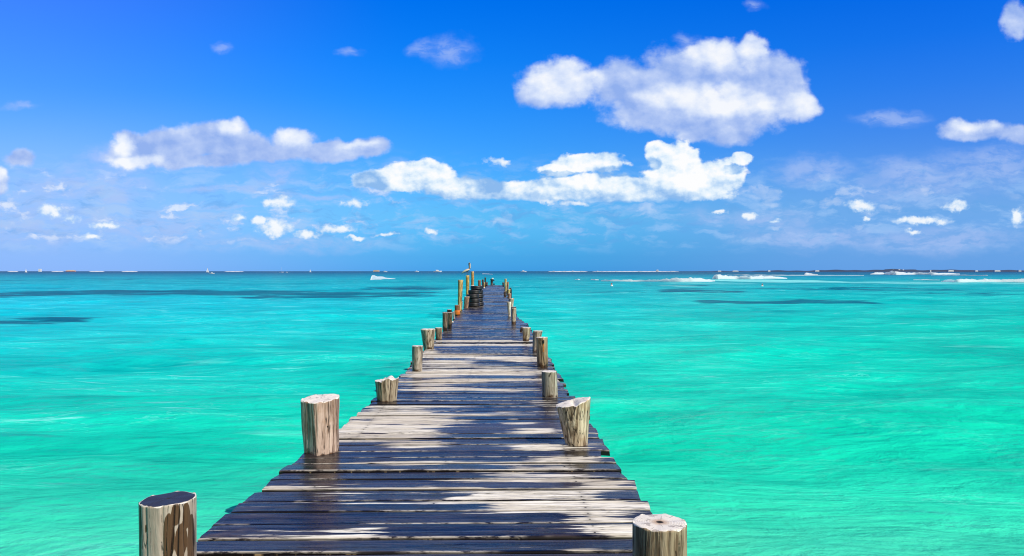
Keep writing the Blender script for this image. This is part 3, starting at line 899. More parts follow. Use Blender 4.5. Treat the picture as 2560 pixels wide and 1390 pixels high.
# --- left row, nearest first
P_L1 = post('thick grey post with wet dark top and brown stains at the near left corner', 420, 0, 420, 1268, 134, 136, (.47, .41, .33), seed=1, topwet=1, height=.45, blot=l1_stain_shade, cut=(.05, 0), rough=.02)
post('tall pinkish hewn post with flat facets and a frayed top, on the left edge', 804, 1137, 800, 1004, 84, 92, PINK, .05, facets=((-125, .86), (-60, .90), (80, .9)), seed=2, cut=(.06, .1), rough=.05)
post('squat grey-brown post split in two steps at the top, left edge', 967, 1005, 967, 950, 48, 58, (.45, .38, .27), .12, facets=((-50, .85),), notch=l3_notch, seed=3, rough=.06)
post('slim straight grey-tan post with pale flat top, left edge', 1043, 928, 1044, 866, 25, 27.5, GREY, .12, seed=4)
post('post widening to a broad pale top beside a smaller brown stub, left edge', 1072, 873, 1070, 824, 25, 36, (.58, .50, .38), .1, seed=5, facets=((-60, .86),))
post('small brown stub tucked behind the broad pale-topped post', 1097, 848.5, 1096.5, 820, 15, 18, (.40, .32, .22), .2, seed=6)
post('dark brown post streaked with white, outer one of a touching pair', 1112.5, 826, 1113, 781, 12, 13.5, (.25, .19, .13), .3, seed=7)
post('plain dark brown post, inner one of a touching pair', 1124, 823, 1125, 781.5, 10, 14, (.24, .18, .11), .4, seed=8)
post('short blackish-red stub peeping over the pair of dark posts', 1124, 799, 1123.5, 774, 11, 12, BROWN, .5, seed=9)
post('thin pale splinter of a post beside the rust-red post', 1135.5, 797, 1134.5, 779, 4.5, 5, (.6, .55, .52), .0, seed=10)
post_rust = post('rust-red square-looking post with bright orange foot', 1143, 787.5, 1143, 763, 12, 12.5, RED, .1, seed=11)
post('tall golden tan post leaning slightly right, first of the three tall ones', 1149, 776, 1151.5, 700, 9, 12.5, (.78, .54, .20), -.1, seed=12)
post('short dark-and-white splintered stub at the foot of the first tall post', 1153, 775, 1154, 754, 4.5, 5.5, (.40, .32, .27), .2, seed=13)
post('short pinkish post leaning right against the tyre stack', 1164.5, 769.5, 1167.5, 742, 12, 13.5, (.50, .32, .22), .0, seed=14)
P_TALL = post('tall golden post with the pelican standing on top', 1169, 748, 1169, 688.5, 8.5, 9, (.80, .52, .14), -.1, seed=15)
P_ROPE = post('tallest slender orange-tan post with a white rope band, above the tyres', 1181, 729, 1181.5, 678.5, 6.5, 7, (.78, .44, .14), -.1, seed=16)
post('stout reddish-brown post standing alone behind the top tyre', 1198.5, 719, 1198.5, 700.5, 6.5, 7, RED, .2, seed=17)
post('dark slim post just left of the tallest black one near the far end', 1207.5, 718, 1207, 698.5, 4.2, 4.5, (.10, .06, .04), .4, seed=18)
post('short golden-yellow stub among dark posts near the far end', 1210.5, 719.5, 1211, 706, 3.4, 3.6, GOLD, -.1, seed=19)
post('tallest black post of the far left cluster', 1213.5, 716.5, 1213, 693.5, 3.6, 3.9, DARK, .3, seed=20)
post('low rounded dark brown stub at the far left corner of the deck', 1217, 714.8, 1217, 705.5, 4.6, 4.9, (.13, .07, .05), .3, seed=21)
# --- right row, nearest first
P_R1 = post('thick round post with pale sawn top and a dark central hole, near right corner', 1649, 0, 1649, 1329, 141, 141, (.46, .36, .24), .22, seed=31, height=.45, rough=.018)
post('cream post tapering down like a tooth, with a cracked slanting top, right edge', 1441, 1117, 1433, 1012, 56, 86, (.74, .62, .44), -.1, notch=r2_notch, seed=32, rough=.045, facets=((-20, .94),))
post('grey post with rounded pale top and a black wet left side, right edge', 1375, 995, 1373, 931, 39, 38, (.50, .47, .38), .2, seed=33)
P_BOLT = post('tall brown post with a rusty bolt hole near its top, right edge', 1356.5, 919.5, 1355, 844.5, 26.5, 27.5, (.42, .31, .19), .22, seed=34)
post('pinkish grey post standing right behind the one with the bolt hole', 1338, 878.5, 1344.5, 828, 14, 23.5, (.52, .42, .34), .15, seed=35)
post('gnarled two-tone post, dark left and cream right, right edge', 1314.5, 853, 1317, 819.5, 15, 21, (.58, .48, .34), .2, facets=((-110, .8), (-40, .88)), seed=36, rough=.09)
post('slanting dark slab of timber leaning on the gnarled two-tone post', 1302.5, 829, 1305.5, 818, 7, 7, (.20, .13, .10), .4, seed=37)
post('pale post on a long black wet foot, below the dark-capped stub', 1284, 811, 1284.5, 770.5, 11, 12.2, (.62, .54, .42), .30, seed=38)
post('dark-capped stub behind the pale post with the black foot', 1286, 783, 1284, 767.5, 10, 12, (.12, .07, .05), .5, seed=39)
post('white post with a dark knot hole near its top, right row', 1273.5, 791, 1272, 755, 7, 10, (.85, .80, .68), -.1, seed=40)
post('cream post with a pale flat head behind the one with the knot hole', 1278, 767, 1279, 746, 10, 12.5, (.70, .62, .48), .0, seed=41)
post('short dark brown stub standing inside the right row', 1262.5, 741.5, 1262.2, 728.5, 6, 6.5, (.10, .065, .05), .4, seed=42)
post('reddish stub with a pink face, in front of the golden right-row stub', 1273.5, 746, 1273.5, 733.5, 8, 9, (.50, .26, .18), .0, seed=43)
post('bright golden stub in the right row', 1272, 735, 1272.3, 723.5, 6.5, 8, (.80, .58, .22), -.1, seed=44)
post('two-part post, red above and white below, in the far right cluster', 1268.5, 725, 1269, 705, 5.2, 6, (.55, .24, .12), -.1, seed=45)
post('tallest golden post with white tip in the far right cluster', 1264, 727, 1264, 697, 5.2, 6, (.82, .62, .30), -.1, seed=46)
post('dark post at the left of the far right cluster', 1258.5, 716, 1258, 706, 4.5, 5, (.08, .05, .04), .3, seed=47)
post('dark wedge-shaped stub sticking out to the right of the far right cluster', 1277, 724.5, 1275.5, 719, 5, 4, (.05, .04, .045), .3, seed=48)

fattr(P_L1, 'calm', np.ones(len(P_L1.data.vertices)))
fattr(P_R1, 'hole', np.ones(len(P_R1.data.vertices)))
# bolt hole and rust on the brown post
M_IRON = plain('rusty_iron', (.22, .07, .02), .7, .5, 30)
M_BLACKISH = plain('dark_hole', (.01, .008, .007), .8)


def box(name, c_, s_, mat, parent=None, rot=None, bev=.0):
    import bmesh
    bm = bmesh.new()
    bmesh.ops.create_cube(bm, size=1)
    bmesh.ops.scale(bm, vec=s_, verts=bm.verts)
    if bev:
        bmesh.ops.bevel(bm, geom=list(bm.edges), offset=bev, segments=2, affect='EDGES')
    if rot is not None:
        bmesh.ops.rotate(bm, matrix=Euler(rot).to_matrix(), verts=bm.verts)
    bmesh.ops.translate(bm, vec=c_, verts=bm.verts)
    me = bpy.data.meshes.new(name)
    bm.to_mesh(me)
    bm.free()
    me.materials.append(mat)
    o = bpy.data.objects.new(name, me)
    COL.objects.link(o)
    if parent:
        o.parent = parent
    return o


def lathe(name, prof, mat, parent=None, loc=(0, 0, 0), ns=32, closed=False, axis_tilt=None, fn=None, smooth=True):
    th = np.linspace(0, 2 * math.pi, ns, endpoint=False)
    V = []
    for k, (r, z) in enumerate(prof):
        rr = np.full(ns, r)
        if fn is not None:
            rr = fn(rr, th, k)
        V.append(np.stack([rr * np.cos(th), rr * np.sin(th), np.full(ns, z)], -1))
    Fq = grid_faces(len(prof), ns, 0, True)
    if closed:
        a = (len(prof) - 1) * ns
        for j in range(ns):
            Fq.append((a + j, a + (j + 1) % ns, (j + 1) % ns, j))
    else:
        Fq.append(tuple(reversed(range(ns))))
        Fq.append(tuple((len(prof) - 1) * ns + j for j in range(ns)))
    V = np.concatenate(V)
    if axis_tilt is not None:
        mtx = np.array(Euler(axis_tilt).to_matrix())
        V = V @ mtx.T
    o = mesh_np(name, V, Fq, [mat], parent, smooth=smooth)
    o.location = loc
    return o


_br = 27 / F * P_BOLT.location.y / 2
_bh = atd(1355, 850, P_BOLT.location.y).z
box('bolt', (.008, -_br * 1.0, _bh - .02), (.028, .02, .05), M_BLACKISH, P_BOLT, bev=.004)
box('rust_streak', (.008, -_br * 1.0 + .003, _bh - .115), (.022, .01, .13), plain('rust_stain', (.42, .15, .03), .8, .5, 40), P_BOLT, bev=.003)

# rope band round the slender post
M_ROPE = plain('white_rope', (.75, .70, .62), .8, .2, 90)
_rr = 7.2 / F * P_ROPE.location.y / 2
_rz = atd(1181, 714, P_ROPE.location.y).z
for dz_, nm in ((0, 'rope'), (-.14, 'rope')):
    pr = [(_rr + .012 + .02 * math.cos(a), _rz + dz_ + .026 * math.sin(a)) for a in np.linspace(0, 2 * math.pi, 10, endpoint=False)]
    lathe(nm, pr, M_ROPE, P_ROPE, ns=24, closed=True)

# orange collar at the foot of the rust-red post
M_ORANGE = plain('orange_plastic', (.66, .17, .012), .55, .2, 14)
rk = 13.4 / F * post_rust.location.y / 2
lathe('collar', [(rk * 1.02, .002), (rk * 1.10, .03), (rk * 1.03, .10), (rk * 1.08, .15), (rk * .98, .155)], M_ORANGE, post_rust, ns=20,
      fn=lambda r, th, k: r * (1 + .05 * np.cos(3 * th + k)))
post_rust.children[0]['label'] = 'bright orange collar round the foot'

# ------------------------------------------------------------------ tyres
def tyre_material():
    m, t, b = material('old_tyre_rubber')
    co = t.n('ShaderNodeTexCoord').outputs['Object']
    nz = t.noise(co, 6, 5, .6)
    t.t.links.new(t.mix(nz, (.008, .008, .009), (.028, .028, .030)), b.inputs['Base Color'])
    b.inputs['Roughness'].default_value = .50
    bp = t.n('ShaderNodeBump', {'Height': t.noise(co, 60, 3, .6), 'Strength': .2, 'Distance': .005})
    t.t.links.new(bp.outputs[0], b.inputs['Normal'])
    return m


M_TYRE = tyre_material()


def tyre_mesh(R0, w):
    h = w / 2
    Ri = R0 * .60
    prof = [(R0 - .004, -h * .45), (R0, -h * .2), (R0 - .008, -h * .17), (R0 - .008, -h * .13), (R0, -h * .1), (R0, h * .1), (R0 - .008, h * .13), (R0 - .008, h * .17), (R0, h * .2), (R0 - .004, h * .45),
            (R0 - .006, h * .74), (R0 - .026, h * .95), (R0 - .060, h), (Ri + .02, h * .85), (Ri, h * .62), (Ri + .012, h * .55), (Ri + .05, h * .72), (R0 - .05, h * .7), (R0 - .03, h * .2),
            (R0 - .03, -h * .2), (R0 - .05, -h * .7), (Ri + .05, -h * .72), (Ri + .012, -h * .55), (Ri, -h * .62), (Ri + .02, -h * .85), (R0 - .060, -h), (R0 - .026, -h * .95), (R0 - .006, -h * .74)]
    return prof


def tread(r, th, k):
    if k in (0, 9, 10, 27):
        return r - .006 * (np.sin(th * 44) > .55)
    return r


D_t = on(1187, 767, 0).y
tw = .172
for (cxp, k, dy_, tilt, lab) in ((1184.0, 0, .28, (0, 0, 0), 'lowest black tyre of the front stack'),
                                 (1184.6, 1, .29, (0.02, .03, .4), 'second tyre up in the front stack'),
                                 (1181.6, 2, .27, (-.02, -.02, .9), 'third tyre up in the front stack, pushed out to the left'),
                                 (1184.8, 3, .42, (.02, -.03, .2), 'fourth tyre up in the front stack, set slightly back'),
                                 (1190.2, 4, .62, (0.0, .02, 1.2), 'topmost tyre of the front stack, shifted right')):
    x = atd(cxp, 767, D_t).x
    o = lathe('tyre', tyre_mesh(.262, tw), M_TYRE, None, (x, D_t + dy_, tw / 2 + .004 + k * (tw + .003)), ns=88, closed=True, axis_tilt=tilt, fn=tread)
    tag(o, lab, 'tyre', 'old tyres stacked on the jetty')
for k in range(4):
    x = atd(1190.0, 767, D_t).x + (.02, -.01, .015, 0)[k]
    if k < 5:
        o = lathe('tyre', tyre_mesh(.262, tw), M_TYRE, None, (x + .03, D_t + .92, tw / 2 + .004 + k * (tw + .003)), ns=88, closed=True, fn=tread, axis_tilt=(0, 0, k * .7))
        tag(o, ('lowest', 'second', 'third', 'uppermost')[k] + ' tyre of the rear stack, mostly hidden behind the front tyres', 'tyre', 'old tyres stacked on the jetty')

# ------------------------------------------------------------------ small things on the deck
M_SHELL = plain('pale_shell', (.75, .70, .66), .6, .2, 20)


def lump(name, px, py, s_, mat, label, cat, seed=0):
    p = on(px, py, 0)
    rs = np.random.RandomState(seed)
    prof = []
    for k in range(7):
        a = -math.pi / 2 + math.pi * k / 6
        prof.append((max(.004, math.cos(a)) * s_ * rs.uniform(.85, 1.1), s_ * .5 + math.sin(a) * s_ * .55))
    pa = rs.uniform(0, 6, 4)
    o = lathe(name, prof, mat, None, (p.x, p.y + s_, .0), ns=16, fn=lambda r, th, k: r * (1 + .25 * np.cos(2 * th + pa[0]) + .1 * np.cos(5 * th + pa[1] + k)))
    tag(o, label, cat)
    return o


lump('stone', 1130, 808, .055, M_SHELL, 'small white stone by the foot of the plain dark brown post', 'stone', 1)
lump('stone', 1210.5, 721, .09, M_SHELL, 'white lump lying on the deck just beyond the tyres', 'stone', 2)
lump('stone', 1205.5, 717, .14, plain('pink_stone', (.62, .36, .26), .7, .3, 10), 'pinkish round lump beside the far left posts', 'stone', 3)

# mooring bitt at the far end
p = on(1229.5, 712.6, 0)
bit = empty('mooring_bollard', p)
tag(bit, 'dark iron bollard with pale cap and side horn, alone at the end of the deck', 'bollard')
M_BIT = plain('black_iron', (.02, .022, .022), .5, .4, 20)
lathe('stem', [(.19, 0), (.19, .02), (.14, .05), (.135, .5), (.17, .56), (.17, .63), (.05, .66)], M_BIT, bit, ns=20)
box('horn', (.22, 0, .10), (.26, .14, .12), M_BIT, bit, bev=.03)
box('arm', (.17, 0, .50), (.24, .13, .11), M_BIT, bit, bev=.03)
lathe('cap', [(.11, .655), (.13, .69), (.10, .75), (.02, .77)], M_SHELL, bit, (.08, 0, 0), ns=16)

# ------------------------------------------------------------------ pelican
def sweep(name, pts, mat, parent=None, ns=16, flat=None):
    """pts: (x, y, z, rx, ry): tube through the points, elliptical"""
    P = np.array([p_[:3] for p_ in pts], float)
    V = []
    for i in range(len(P)):
        d = P[min(i + 1, len(P) - 1)] - P[max(i - 1, 0)]
        d /= np.linalg.norm(d) + 1e-9
        side = np.array([0, 1.0, 0]) if abs(d[1]) < .9 else np.array([1.0, 0, 0])
        up = np.cross(d, side)
        up /= np.linalg.norm(up)
        side = np.cross(up, d)
        a = np.linspace(0, 2 * math.pi, ns, endpoint=False)
        V.append(P[i] + np.outer(np.cos(a), side) * pts[i][3] + np.outer(np.sin(a), up) * pts[i][4])
    Fq = grid_faces(len(P), ns, 0, True)
    Fq.append(tuple(reversed(range(ns))))
    Fq.append(tuple((len(P) - 1) * ns + j for j in range(ns)))
    return mesh_np(name, np.concatenate(V), Fq, [mat], parent)


pt = P_TALL.location
ptop = atd(1169, 687.3, pt.y).z
pel = empty('pelican', (pt.x, pt.y, ptop))
tag(pel, 'pale brown pelican perched on a tall golden post, neck straight up', 'pelican')
M_FEATH = plain('pale_feathers', (.66, .52, .40), .8, .35, 16)
M_WHITE = plain('white_feathers', (.85, .84, .80), .8, .1, 16)
M_DKFEATH = plain('dark_feathers', (.07, .05, .04), .8, .4, 16)
s = pt.y / F                      # metres per photograph pixel here
X = lambda px: (px - 1169) * s
Z = lambda py: (687.3 - py) * s
body = sweep('body', [(X(1154.5), 0, Z(684), .015, .008), (X(1157), 0, Z(681.5), .05, .03), (X(1161), 0, Z(679), .085, .055), (X(1165), 0, Z(677), .11, .075), (X(1169), 0, Z(675.2), .105, .072),
                      (X(1172), 0, Z(673.6), .075, .055), (X(1173.5), 0, Z(671.5), .046, .042), (X(1173.6), 0, Z(668), .032, .034), (X(1173), 0, Z(664), .029, .031), (X(1172.6), 0, Z(661), .033, .034),
                      (X(1173.2), 0, Z(658.8), .042, .046), (X(1174), 0, Z(657), .032, .036), (X(1174.4), 0, Z(656), .012, .014)], M_DKFEATH, pel)
sweep('foreneck', [(X(1175), 0, Z(660), .018, .014), (X(1175), 0, Z(664), .02, .016), (X(1174.9), 0, Z(669), .022, .016), (X(1174.9), 0, Z(672.5), .016, .01)], M_WHITE, pel, ns=10)
sweep('bill', [(X(1174.3), 0, Z(658.5), .026, .028), (X(1175.6), 0, Z(660), .022, .026), (X(1176), 0, Z(664), .016, .02), (X(1176.1), 0, Z(669), .012, .014), (X(1176), 0, Z(673), .006, .006)],
      plain('bill_horn', (.50, .42, .34), .5), pel, ns=10)
lathe('crown_patch', [(.012, 0), (.034, .008), (.03, .025), (.01, .036)], M_WHITE, pel, (X(1173.4), 0, Z(657.8)), ns=12)
for sg in (-1, 1):
    sweep('wing', [(X(1153.6), sg * .02, Z(684.6), .008, .006), (X(1157), sg * .055, Z(681), .018, .032), (X(1161), sg * .085, Z(678.3), .022, .05), (X(1166), sg * .10, Z(675.8), .022, .055),
                   (X(1171), sg * .085, Z(673.8), .02, .045), (X(1174.2), sg * .04, Z(673), .012, .02)], M_FEATH, pel, ns=12)
    lg = sweep('leg', [(X(1167.5), sg * .05, Z(680), .014, .014), (X(1168.2), sg * .05, Z(684), .010, .010), (X(1168), sg * .05, .012, .009, .009)], M_DKFEATH, pel, ns=8)
    mesh_np('foot', [(X(1167), sg * .05, .014), (X(1171.5), sg * .05 - .035, .006), (X(1172), sg * .05, .008), (X(1171.5), sg * .05 + .035, .006), (X(1167), sg * .05, .004)],
            [(0, 1, 2), (0, 2, 3), (4, 2, 1), (4, 3, 2), (0, 4, 1), (0, 3, 4)], [M_DKFEATH], lg, smooth=False)

# ------------------------------------------------------------------ breaking waves: white rolls of foam with real height
def foam_material():
    m, t, b = material('white_foam')
    co = t.n('ShaderNodeNewGeometry').outputs['Position']
    nz = t.noise(co, .9, 6, .7)
    t.t.links.new(t.mix(nz, (.88, .95, .98), (.95, .98, 1.0)), b.inputs['Base Color'])
    b.inputs['Roughness'].default_value = .9
    bp = t.n('ShaderNodeBump', {'Height': nz, 'Strength': .6, 'Distance': .3})
    t.t.links.new(bp.outputs[0], b.inputs['Normal'])
    # aerated water scatters the sun through itself
    tr = t.n('ShaderNodeBsdfTranslucent', {'Color': (.92, .97, .97, 1)})
    mx = t.n('ShaderNodeMixShader', {0: .5, 1: b.outputs[0], 2: tr.outputs[0]})
    out = [nd for nd in m.node_tree.nodes if nd.type == 'OUTPUT_MATERIAL'][0]
    t.t.links.new(mx.outputs[0], out.inputs[0])
    return m


M_FOAM = foam_material()


def breaker(label, prof, seed=0, hk=1.0):
    """prof: list of (x px, top px, bottom px) along its front"""
    rs = np.random.RandomState(seed + 500)
    xs = np.array([p_[0] for p_ in prof], float)
    yt = np.array([p_[1] for p_ in prof], float)
    yb = np.array([p_[2] for p_ in prof], float)
    n = max(24, int((xs[-1] - xs[0]) / 2.2))
    X_ = np.linspace(xs[0], xs[-1], n)
    T = np.interp(X_, xs, yt)
    B = np.interp(X_, xs, yb)
    nj = fbm1(X_, seed, 3, .11)
    hgt = np.maximum(B - T, .15)
    T = T - hgt * .16 * nj
    kx_ = np.hanning(max(5, n // 8) | 1)
    B = np.convolve(np.pad(B, len(kx_) // 2, mode='edge'), kx_ / kx_.sum(), 'valid')
    hgt = np.maximum(B - T, .3)
    B = B.mean() + (B - B.mean()) * .35 + .3
    T = B - hgt * (1.02 + .13 * fbm1(X_, seed + 3, 3, .23))
    T = np.minimum(T, B - .25)
    V = []
    M = 9
    for i in range(n):
        p0 = on(X_[i], max(B[i], 679.2), WZ)
        h = max(.03, (B[i] - T[i]) / F * p0.y) * hk
        x0 = p0.x
        for k in range(M):
            a = math.pi * k / (M - 1)
            dep = h * 1.3
            jit = 1 + .08 * math.sin(X_[i] * .21 + k * 1.3)
            V.append((x0, p0.y + dep * (1 - math.cos(a)) * .9, WZ - .04 + (h + .04) * (math.sin(a) ** .7 if a not in (0, math.pi) else 0) * jit))
    Fq = grid_faces(n, M)
    o = mesh_np('breaking_wave', V, Fq, [M_FOAM])
    tag(o, label, 'wave', 'white breaking waves')
    return o


breaker('white breaking crest standing alone left of the jetty', [(926, 700.5, 702), (928, 692, 702), (940, 691, 700), (955, 692, 698), (970, 693.5, 696), (988, 694.5, 695.5)], 1)
breaker('long white breaker closest to the jetty on the right', [(1503, 698, 700), (1520, 697.5, 701.5), (1560, 698, 702.5), (1600, 699, 703), (1640, 700, 705), (1665, 698.5, 706), (1700, 697, 707), (1740, 696.5, 707), (1770, 698, 705), (1788, 699, 701)], 2)
breaker('tall white breaker behind and right of the closest one', [(1783, 691, 693), (1788, 689, 700), (1805, 688.5, 699), (1840, 691, 698), (1880, 691.5, 699), (1920, 689, 696), (1950, 690, 695), (1968, 693, 694.5)], 3)
breaker('thin white foam line running behind the tall breaker', [(1818, 685.5, 687), (1850, 686, 688), (1950, 687, 688.6), (2060, 687.6, 688.8), (2160, 688, 689)], 4)
breaker('short white crest just right of the thin foam line', [(2012, 684.5, 687), (2018, 682.5, 687), (2032, 684, 686.5), (2045, 685.5, 686.5)], 5)
breaker('far white breaker in front of the low dark land', [(2176, 684, 685), (2190, 680.5, 685), (2220, 679.8, 684.5), (2230, 680.5, 688), (2250, 680.5, 688), (2280, 681.5, 686), (2340, 681.5, 686.5), (2400, 683, 685)], 6)
breaker('white breaker running out of the right edge of the view', [(2355, 699.5, 701), (2368, 698, 703), (2390, 698.5, 706), (2430, 698, 705.5), (2500, 698.5, 705.5), (2560, 698, 706), (2640, 699, 706)], 7)
breaker('thin foam line trailing from the far breaker', [(2330, 685.5, 687), (2400, 687, 688.8), (2470, 688.4, 689.6)], 8)
breaker('thin broken crest left of the breaker at the right edge', [(2284, 698.8, 700), (2310, 698.3, 700), (2350, 699.5, 700.6)], 9)
breaker('small white crest seen just right of the pelican post', [(1206, 682.8, 685), (1214, 683.2, 685.2), (1232, 685, 686.4)], 10)
breaker('tiny whitecap far right of the jetty end, first of two', [(1438, 697.8, 698.8), (1446, 697, 699.4), (1450, 698, 699)], 11)
breaker('tiny whitecap touching the start of the closest long breaker', [(1478, 697.5, 699.5), (1488, 697.6, 700), (1497, 698.6, 700)], 12)

# ------------------------------------------------------------------ buoys
M_BUOY = plain('buoy_white', (.8, .8, .78), .5)
M_BUOYR = plain('buoy_orange', (.55, .10, .03), .5)
for (bx, by, lab) in ((1529, 715, 'small white and orange buoy below the closest breaker'), (1905.5, 717, 'small white and orange buoy below the tall breaker')):
    p = on(bx, by, WZ)
    e = empty('buoy', p)
    tag(e, lab, 'buoy', 'small buoys')
    lathe('float', [(.05, -.12), (.20, -.04), (.23, .06), (.18, .16), (.08, .20)], M_BUOY, e, ns=18)
    lathe('mast', [(.07, .19), (.06, .34), (.10, .36), (.08, .44), (.02, .46)], M_BUOYR, e, ns=12)

# ------------------------------------------------------------------ boats
M_HULL = plain('white_hull', (.82, .82, .80), .4)
M_SAIL = plain('sailcloth', (.92, .92, .89), .7)
M_MAST = plain('mast_metal', (.55, .56, .58), .4)


def hull(L, Bm, Hh, parent, mat=None):
    V, n = [], 9
    for i in range(n):
        t_ = i / (n - 1)
        hw = Bm / 2 * (math.sin(math.pi * (t_ * .82 + .16)) ** .6) if 0 < i < n - 1 else (Bm * .33 if i == 0 else .03)
        z1 = Hh * (.9 + .35 * t_ ** 2)
        x = -L / 2 + L * t_
        V += [(x, -hw, z1), (x * .97, -hw * .6, 0), (x * .95, 0, -.25), (x * .97, hw * .6, 0), (x, hw, z1), (x, 0, z1 + .04)]
    Fq = []
    for i in range(n - 1):
        for j in range(6):
            Fq.append((i * 6 + j, i * 6 + (j + 1) % 6, i * 6 + 6 + (j + 1) % 6, i * 6 + 6 + j))
    Fq += [tuple(range(6)), tuple(reversed([(n - 1) * 6 + j for j in range(6)]))]
    return mesh_np('hull', V, Fq, [mat or M_HULL], parent, smooth=False)


def sailboat(px, hpx, dist, label, sails=True, rot=0.0, wide=1.0):
    p = atd(px, 678, dist)
    s_ = dist / F
    Ht = hpx * s_
    e = empty('sailboat', (p.x, dist, WZ))
    e.rotation_euler = (0, 0, rot)
    tag(e, label, 'sailboat', 'sailing boats on the horizon')
    L = Ht * .62 * wide
    hull(L, L * .3, Ht * .09, e)
    lathe('mast', [(Ht * .012, Ht * .08), (Ht * .008, Ht)], M_MAST, e, ns=8)
    if sails:
        for nm, pts in (('mainsail', [(0, Ht * .14), (0, Ht * .97), (-L * .38, Ht * .15)]), ('jib', [(L * .04, Ht * .12), (L * .02, Ht * .82), (L * .42, Ht * .12)])):
            n_ = 10
            V, Fq = [], []
            for i in range(n_ + 1):
                f = i / n_
                a = (pts[0][0] * (1 - f) + pts[1][0] * f, pts[0][1] * (1 - f) + pts[1][1] * f)
                b_ = (pts[2][0] * (1 - f) + pts[1][0] * f, pts[2][1] * (1 - f) + pts[1][1] * f)
                for k in range(5):
                    g = k / 4
                    y = Ht * .04 * math.sin(math.pi * g) * (1 - f)
                    V.append((a[0] * (1 - g) + b_[0] * g, y, a[1] * (1 - g) + b_[1] * g))
            n1 = len(V)
            V += [(x, y + .03, z) for x, y, z in V]
            for i in range(n_):
                for k in range(4):
                    a = i * 5 + k
                    Fq.append((a, a + 1, a + 6, a + 5))
                    Fq.append((n1 + a + 5, n1 + a + 6, n1 + a + 1, n1 + a))
            mesh_np(nm, V, Fq, [M_SAIL], e)
    return e


sailboat(65, 10.5, 1500, 'small white sailboat at the far left of the horizon', wide=.9)
sailboat(519, 12, 1450, 'largest white sailboat, under full sail on the left horizon', wide=1.1)
sailboat(703.5, 12.5, 1500, 'white boat with a bare thin mast and lowered sails on the horizon', sails=False, wide=1.3)
sailboat(776, 7.5, 1800, 'tiny white sailboat closest to the jetty on the horizon', wide=1.0)


def motorboat(px, wpx, dist, label):
    p = atd(px, 678, dist)
    L = wpx / F * dist
    e = empty('motorboat', (p.x, dist, WZ))
    tag(e, label, 'boat', 'motor boats far out')
    hull(L, L * .3, L * .13, e)
    box('cabin', (-L * .05, 0, L * .2), (L * .34, L * .2, L * .13), M_HULL, e, bev=L * .02)
    return e


motorboat(530, 12, 700, 'low white motorboat speeding below the largest sailboat')
motorboat(717, 5, 1400, 'tiny white boat right of the bare mast')
motorboat(1094, 20, 2200, 'long white motorboat on the horizon left of the pelican')
motorboat(1042, 11, 2300, 'small white motorboat on the horizon, left of the long one')
motorboat(963, 10, 2300, 'small white motorboat next to the flat-roofed horizon building')
motorboat(1309, 14, 2300, 'white motorboat on the horizon right of the jetty end')

# ------------------------------------------------------------------ far land
def land(name, x0, x1, dist, hfun, mat, label, depth=160.0):
    n = max(12, int((x1 - x0) / 4))
    V = []
    for i in range(n):
        px = x0 + (x1 - x0) * i / (n - 1)
        e = math.sin(math.pi * i / (n - 1)) ** .35
        p = atd(px, 678, dist)
        h = max(.2, hfun(px)) * e
        for f, g in ((0, 0), (.06, .45), (.2, .9), (.4, 1), (.7, .8), (1, 0)):
            V.append((p.x * (1 + f * depth / dist), dist + f * depth, WZ - .3 + (h + .3) * g))
    o = mesh_np(name, V, grid_faces(n, 6), [mat], smooth=True)
    tag(o, label, kind='structure')
    return o


M_LAND = plain('far_scrub', (.030, .050, .10), .9, .5, .02)
M_SAND = plain('far_sand', (.72, .70, .66), .9, .15, .02)
m_px = 3200 / F
rng = np.random.RandomState(3)
land('island', 1690, 2700, 3200, lambda px: m_px * (1.3 + 3.6 * min(1, max(0, (px - 1690) / 480)) + .8 * math.sin(px * .043) + .5 * math.sin(px * .13) + (1.2 if 2210 < px < 2290 else 0)),
     M_LAND, 'long low dark blue-grey land on the right half of the horizon')
for (a, b_, h, lab) in ((18, 46, 1.6, 'short white sand spit at the far left of the horizon'), (128, 160, 1.4, 'white sand spit left of the pink building'), (222, 262, 1.8, 'white sandbar right of the pink building'),
                        (303, 345, 1.9, 'bright white sandbar in the middle of the left horizon'), (560, 610, 1.0, 'faint low sandbar right of the largest sailboat'), (1370, 1470, 1.6, 'thin pale shore on the horizon right of the jetty'),
                        (1480, 1700, 1.2, 'faint pale shore joining the dark land')):
    land('sandbar', a, b_, 3200, lambda px, h=h: (h * .55 + .7) * m_px * (1 + .2 * math.sin(px * .5)), M_SAND, lab)

M_BW = plain('white_render', (.68, .70, .72), .7, .05, .1)
M_BP = plain('pink_render', (.75, .42, .36), .7, .2, .1)
M_BB = plain('tan_render', (.55, .42, .30), .7, .3, .1)
M_WIN = plain('far_window', (.10, .12, .15), .3)


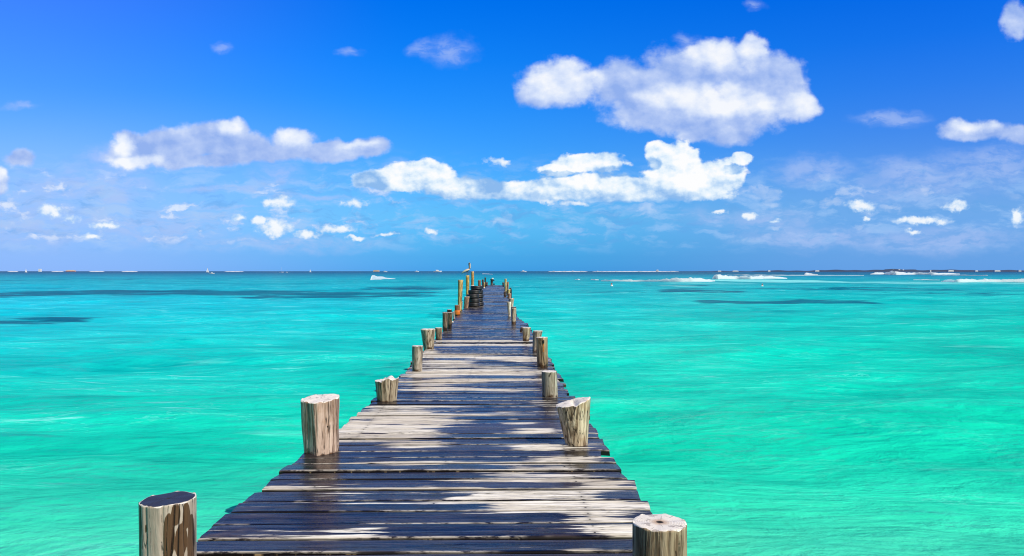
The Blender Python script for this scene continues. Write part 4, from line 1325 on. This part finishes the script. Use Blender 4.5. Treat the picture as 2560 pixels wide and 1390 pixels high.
def far_building(px, w, h, label, mat=M_BW, dist=3190, kind='block', dep=10.0, zoff=0.0):
    p = atd(px, 678, dist)
    s_ = dist / F
    Wm, Hm = w * s_ * (.72 if h < 2.4 or px < 1700 else .55), (h + .1 - (1.3 if px > 2000 else 0)) * s_
    e = empty('far_building', (p.x, dist, WZ + zoff))
    tag(e, label, 'building', 'buildings on the far shore')
    if kind == 'twin':
        for sx in (-1, 1):
            box('tower', (sx * Wm * .27, 0, Hm / 2), (Wm * .42, dep, Hm), mat, e)
    elif kind == 'palapa':
        box('wall', (0, 0, Hm * .3), (Wm * .9, dep, Hm * .6), mat, e)
        V = [(-Wm / 2, -dep * .7, Hm * .55), (Wm / 2, -dep * .7, Hm * .55), (Wm / 2, dep * .7, Hm * .55), (-Wm / 2, dep * .7, Hm * .55), (-Wm * .3, 0, Hm), (Wm * .3, 0, Hm)]
        mesh_np('roof', V, [(0, 1, 5, 4), (1, 2, 5), (2, 3, 4, 5), (3, 0, 4), (3, 2, 1, 0)], [M_BB], e, smooth=False)
    else:
        box('wall', (0, 0, Hm / 2), (Wm, dep, Hm), mat, e)
        box('roof', (0, 0, Hm + .15 * s_), (Wm * .7, dep * .8, .3 * s_), mat, e)
    for fl in range(max(1, int(Hm / 3.2)) if Wm > 8 else 0):
        if kind == 'block' and fl * 3.2 + 2.6 < Hm:
            box('window', (0, -dep / 2 - .05, fl * 3.2 + 1.9), (Wm * .8, .12, 1.0), M_WIN, e)
    return e


far_building(100.3, 7.2, 7, 'pair of white towers on the left horizon beside the leftmost sailboat', kind='twin')
far_building(177, 34, 4.2, 'wide pink building with a low thatched roof on the left horizon', mat=M_BP, kind='palapa')
far_building(941, 20, 3.6, 'flat tan and white building left of the jetty on the horizon', mat=M_BB)
far_building(1643, 7, 4.6, 'single white block standing clear on the horizon above the closest breaker')
for (bx, bw, bh, lab) in ((1384, 8, 1.6, 'low white house at the left end of the pale shore'), (1410, 14, 1.3, 'wide low white house on the pale shore'), (1432, 5, 2.2, 'narrow taller white house in the middle of the pale shore'),
                          (1455, 12, 1.4, 'low white house near the right end of the pale shore'), (1494, 6, 1.8, 'white house in the gap between the two pale shores'), (1540, 7, 1.3, 'small white house on the faint shore'),
                          (1600, 9, 1.2, 'low white house left of the single white block'), (1682, 14, 1.4, 'long white house right of the single white block')):
    far_building(bx, bw, bh, lab)
for (bx, bw, bh, lab) in ((1798, 15, 2.5, 'low white row house at the start of the dark land'), (1838, 26, 2.5, 'wide white building on the dark land above the tall breaker'), (1922, 10, 3.2, 'white house alone on the dark land'),
                          (2042, 18, 4.6, 'white building group left of the far breaker'), (2247, 7, 7.0, 'brightest white tower on the highest part of the dark land'), (2257, 6, 6.6, 'white tower close right of the brightest one'),
                          (2232, 8, 6.0, 'white house close left of the brightest tower'), (2325, 6, 4.8, 'small white house past the towers'), (2376, 24, 5.0, 'long low white building right of the towers'),
                          (2440, 12, 4.4, 'pinkish white house between two long white buildings'), (2492, 26, 4.8, 'long low white building near the right edge'), (2548, 12, 5.2, 'white house at the right edge of the view')):
    far_building(bx, bw, bh, lab, dist=3180 if bh < 5.8 else 3225)
